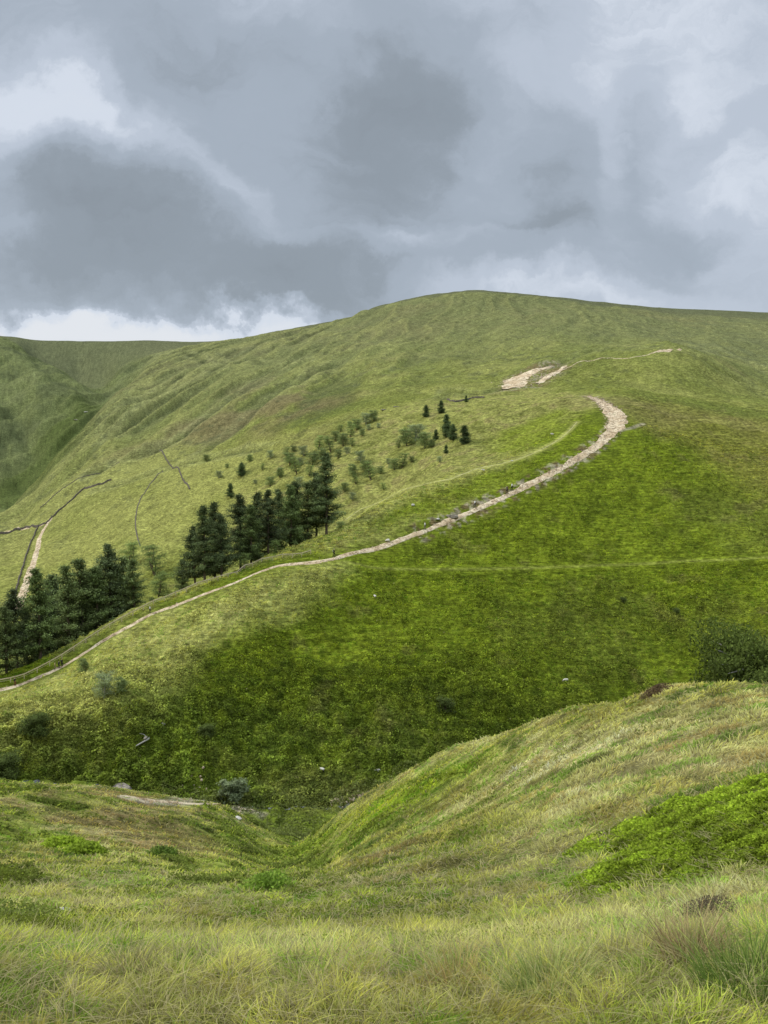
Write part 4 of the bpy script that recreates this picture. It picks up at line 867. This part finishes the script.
person(334, 557.5, R(-80), 'walker in dark clothes with pale cap where the path bends by the fence end', bl, bl, (.5,.52,.5), (.35,.38,.42), 1.3)
person(507, 494, R(100), 'walker in dark jacket, left one of the pair on the upper path', nv, bl, None, (.5,.1,.06), 1.4)
person(512, 491, R(100), 'walker in white top, right one of the pair on the upper path', wh, bl, None, None, 1.4)
person(475, 508, R(110), 'walker in white top alone on the path between the slab and the pair', wh, (.1,.1,.08), None, None, 1.35)
person(425, 530, R(110), 'walker in white shirt low on the path left of the grey slab', wh, (.25,.22,.16), None, None, 1.3)
person(62, 667, R(-70), 'walker in black, taller one of three beside the fence', bl, bl, None, nv, 1.08)
person(59, 668.5, R(-70), 'walker in dark jacket, middle one of three beside the fence', nv, bl, None, None, .98)
person(55, 670, R(-60), 'walker in pale yellow top, left one of three beside the fence', (.6,.5,.22), (.3,.25,.16), None, None, 1.)
person(15, 686, R(-80), 'walker in dark clothes alone on the path at the left edge', bl, (.2,.06,.04), None, None, 1.05)
person(150, 613.5, R(-70), 'walker with white top and dark rucksack below the fence in the tree gap', wh, bl, None, bl, 1.05)

# ------------------------------------------------------------------ sheep
M_WOOL = simple('wool', (.62,.58,.5), (.75,.72,.66), 14, .95, .8); M_FACE = simple('sheep_face', (.05,.045,.04), (.12,.11,.10), 5)
WOOL = skinned('body', [(0,-.45,.62),(0,-.1,.66),(0,.3,.66),(0,.48,.70),(0,.62,.62),(0,.76,.45)], [(0,1),(1,2),(2,3),(3,4),(4,5)], [(.20,.20),(.27,.27),(.26,.26),(.17,.18),(.11,.12),(.07,.08)], 1); WOOL.materials.append(M_WOOL)
def leg_mesh(y):
    return tube([(0,y,.55),(0,y+.03,.32),(0,y,.02)], [.06,.035,.03], 6)
def sheep(px, py, rz, label, mD):
    x, y = at(px, py, mD); e = empty('sheep', (x, y, height(x,y)+.1), rz, 1.15); tag(e, label, 'sheep', 'sheep grazing on the hillside'); obj('body', WOOL, None, e)
    hd = mesh_py('head', [tube([(0,.66,.50),(0,.78,.40),(0,.86,.28)], [.085,.08,.045], 8)]); obj('head', hd, M_FACE, e)
    for sx, sy in ((-.13,-.36),(.13,-.36),(-.13,.32),(.13,.32)):
        o = obj('leg', mesh_py('leg', [leg_mesh(0)]), M_FACE, e); o.location = (sx, sy, 0)
sheep(322, 773, 1.2, 'white sheep low on the slope just left of the dark stream cutting', 95)
sheep(421, 770, -1.5, 'white sheep nearest the grassy brow at the foot of the hillside', 95)
sheep(375, 599, .4, 'white sheep alone just under the thin contour track', 190)
sheep(566, 683, 1.8, 'tiny white sheep on the green hillside above the brow', 95)

# ------------------------------------------------------------------ sky and light
SUN_EL, SUN_AZ = R(40), R(-78)      # azimuth from +Y towards +X
w = bpy.data.worlds.new('World'); S.world = w; w.use_nodes = True; nt = w.node_tree; nt.nodes.clear(); g = N(nt)
out = g.n('ShaderNodeOutputWorld'); sky = g.n('ShaderNodeTexSky', _sky_type='NISHITA', _sun_disc=False, _sun_elevation=SUN_EL, _sun_rotation=SUN_AZ, _air_density=1.0, _dust_density=2.0)
bg1 = g.n('ShaderNodeBackground'); bg1.inputs[1].default_value = .09; g.l(sky.outputs[0], bg1.inputs[0])
tc = g.n('ShaderNodeTexCoord'); sp = g.n('ShaderNodeSeparateXYZ'); g.l(tc.outputs['Generated'], sp.inputs[0])
X_, Y_, Z_ = sp.outputs
yy = g.math('MAXIMUM', g.math('ABSOLUTE', Y_), .05); front = g.rng(Y_, .1, .4, 0, 1)
p_ = g.math('DIVIDE', X_, yy); q_ = g.math('DIVIDE', Z_, yy)
cb = g.n('ShaderNodeCombineXYZ'); g.l(p_, cb.inputs[0]); g.l(q_, cb.inputs[1])
# billowing distortion of the cloud field
wn = g.noise(cb.outputs[0], 5.0, 7, .6); wn2 = g.noise(cb.outputs[0], 1.8, 3, .5)
def vm(op, a, b=None, s=None):
    x = nt.nodes.new('ShaderNodeVectorMath'); x.operation = op; g.l(a, x.inputs[0])
    if b is not None:
        if isinstance(b, tuple): x.inputs[1].default_value = b
        else: g.l(b, x.inputs[1])
    if s is not None: x.inputs['Scale'].default_value = s
    return x.outputs[0]
wv = vm('ADD', vm('SCALE', vm('SUBTRACT', wn.outputs['Color'], (.5,.5,.5)), None, .22), vm('SCALE', vm('SUBTRACT', wn2.outputs['Color'], (.5,.5,.5)), None, .14))
wv = vm('MULTIPLY', wv, (1, 1, 0)); UV = vm('ADD', cb.outputs[0], wv)
def sky_pq(px, py):
    u = (px-384)/F; v = (py-512)/F; y = CP - v*SP; return u/y, (-SP - v*CP)/y
def field(blobs):
    acc = None
    for cx, cy, rx, ry, rot, wt in blobs:
        p0, q0 = sky_pq(cx, cy); mp = nt.nodes.new('ShaderNodeMapping'); mp.vector_type = 'TEXTURE'; g.l(UV, mp.inputs[0])
        mp.inputs['Location'].default_value = (p0, q0, 0); mp.inputs['Rotation'].default_value = (0,0,R(-rot)); mp.inputs['Scale'].default_value = (rx/F, ry/F, 1)
        gt = nt.nodes.new('ShaderNodeTexGradient'); gt.gradient_type = 'SPHERICAL'; g.l(mp.outputs[0], gt.inputs[0])
        s = g.rng(gt.outputs['Fac'], 0, .8, 0, wt)
        acc = s if acc is None else g.math('ADD', acc, s)
    return acc
dark = field([(90,25,260,90,8,.55),(260,100,260,120,24,.75),(430,150,190,150,10,.85),(420,40,150,110,0,.5),(565,175,90,110,0,.55),
    (40,250,230,120,-4,.6),(210,245,290,130,8,.7),(230,270,120,50,10,.25),(20,270,120,40,0,.25),(320,285,140,70,12,.85),(120,200,110,60,30,.35),(640,130,55,110,5,.55),(690,225,90,40,-12,.6),(500,235,110,40,-5,.55),(610,235,120,60,0,.35),(560,20,80,50,0,.35),(700,275,160,40,0,.3),(450,265,160,35,0,.35),(705,135,40,30,0,.35)])
light = field([(35,130,100,80,10,.32),(75,95,70,50,60,.3),(200,180,200,26,32,.38),(25,70,40,60,0,.1),(330,70,60,60,30,.25),(430,243,120,26,-2,.55),(500,100,60,120,10,.25),(620,60,200,120,0,.12),(20,330,430,34,0,1.15),(210,330,430,30,0,1.0),(600,295,330,26,4,.25),(740,190,120,60,-10,.25),(480,195,50,60,0,.3),(600,170,30,80,0,.3)])
smp = g.n('ShaderNodeMapping'); smp.inputs['Rotation'].default_value = (0,0,R(32)); smp.inputs['Scale'].default_value = (.45,1.5,1); g.l(UV, smp.inputs[0]); fine = g.noise(smp.outputs[0], 6.5, 9, .66, .4); med = g.noise(UV, 3.2, 6, .55, .3)
f_ = g.math('ADD', g.math('SUBTRACT', dark, light), .22)
f_ = g.math('ADD', g.math('MULTIPLY', f_, front), g.math('MULTIPLY', g.math('SUBTRACT', med.outputs[0], .5), .9))
f_ = g.math('ADD', f_, g.math('MULTIPLY', g.math('SUBTRACT', fine.outputs[0], .5), 1.4))
cr = g.n('ShaderNodeValToRGB'); el = cr.color_ramp.elements; g.l(g.rng(f_, -1.75, 3.0, 0, 1), cr.inputs[0])
cr.color_ramp.interpolation = 'EASE'
def sc_(r,gg,b): return tuple((x/255/12.92 if x/255 <= .04045 else ((x/255+.055)/1.055)**2.4) for x in (r,gg,b)) + (1,)
el[0].position = 0; el[0].color = sc_(230,234,240); el[1].position = 1; el[1].color = sc_(131,139,147)
for pos, c in ((.24, sc_(216,224,236)), (.38, sc_(191,201,215)), (.62, sc_(168,179,192)), (.8, sc_(147,157,167))):
    e = el.new(pos); e.color = c
# overcast is brighter towards the zenith and behind the viewer
lift = g.math('ADD', 1.0, g.math('MULTIPLY', g.rng(Z_, .62, .95, 0, 1), 1.2)); lift = g.math('MULTIPLY', lift, g.rng(Y_, -.6, .3, 1.35, 1))
bg2 = g.n('ShaderNodeBackground'); g.l(cr.outputs[0], bg2.inputs[0]); g.l(lift, bg2.inputs[1])
mx = g.n('ShaderNodeMixShader'); mx.inputs[0].default_value = .93; g.l(bg1.outputs[0], mx.inputs[1]); g.l(bg2.outputs[0], mx.inputs[2]); g.l(mx.outputs[0], out.inputs[0])
sun = bpy.data.lights.new('sun', 'SUN'); sun.energy = 2.0; sun.angle = R(12); sun.color = (1,.93,.80); so = bpy.data.objects.new('sun', sun); COL.objects.link(so)
d = Vector((math.sin(SUN_AZ)*math.cos(SUN_EL), math.cos(SUN_AZ)*math.cos(SUN_EL), math.sin(SUN_EL))); so.rotation_euler = d.to_track_quat('Z', 'Y').to_euler()
S.view_settings.view_transform = 'Standard'; S.view_settings.look = 'None'; S.view_settings.exposure = 0; S.view_settings.gamma = 1
S.render.engine = 'CYCLES'; S.cycles.max_bounces = 6
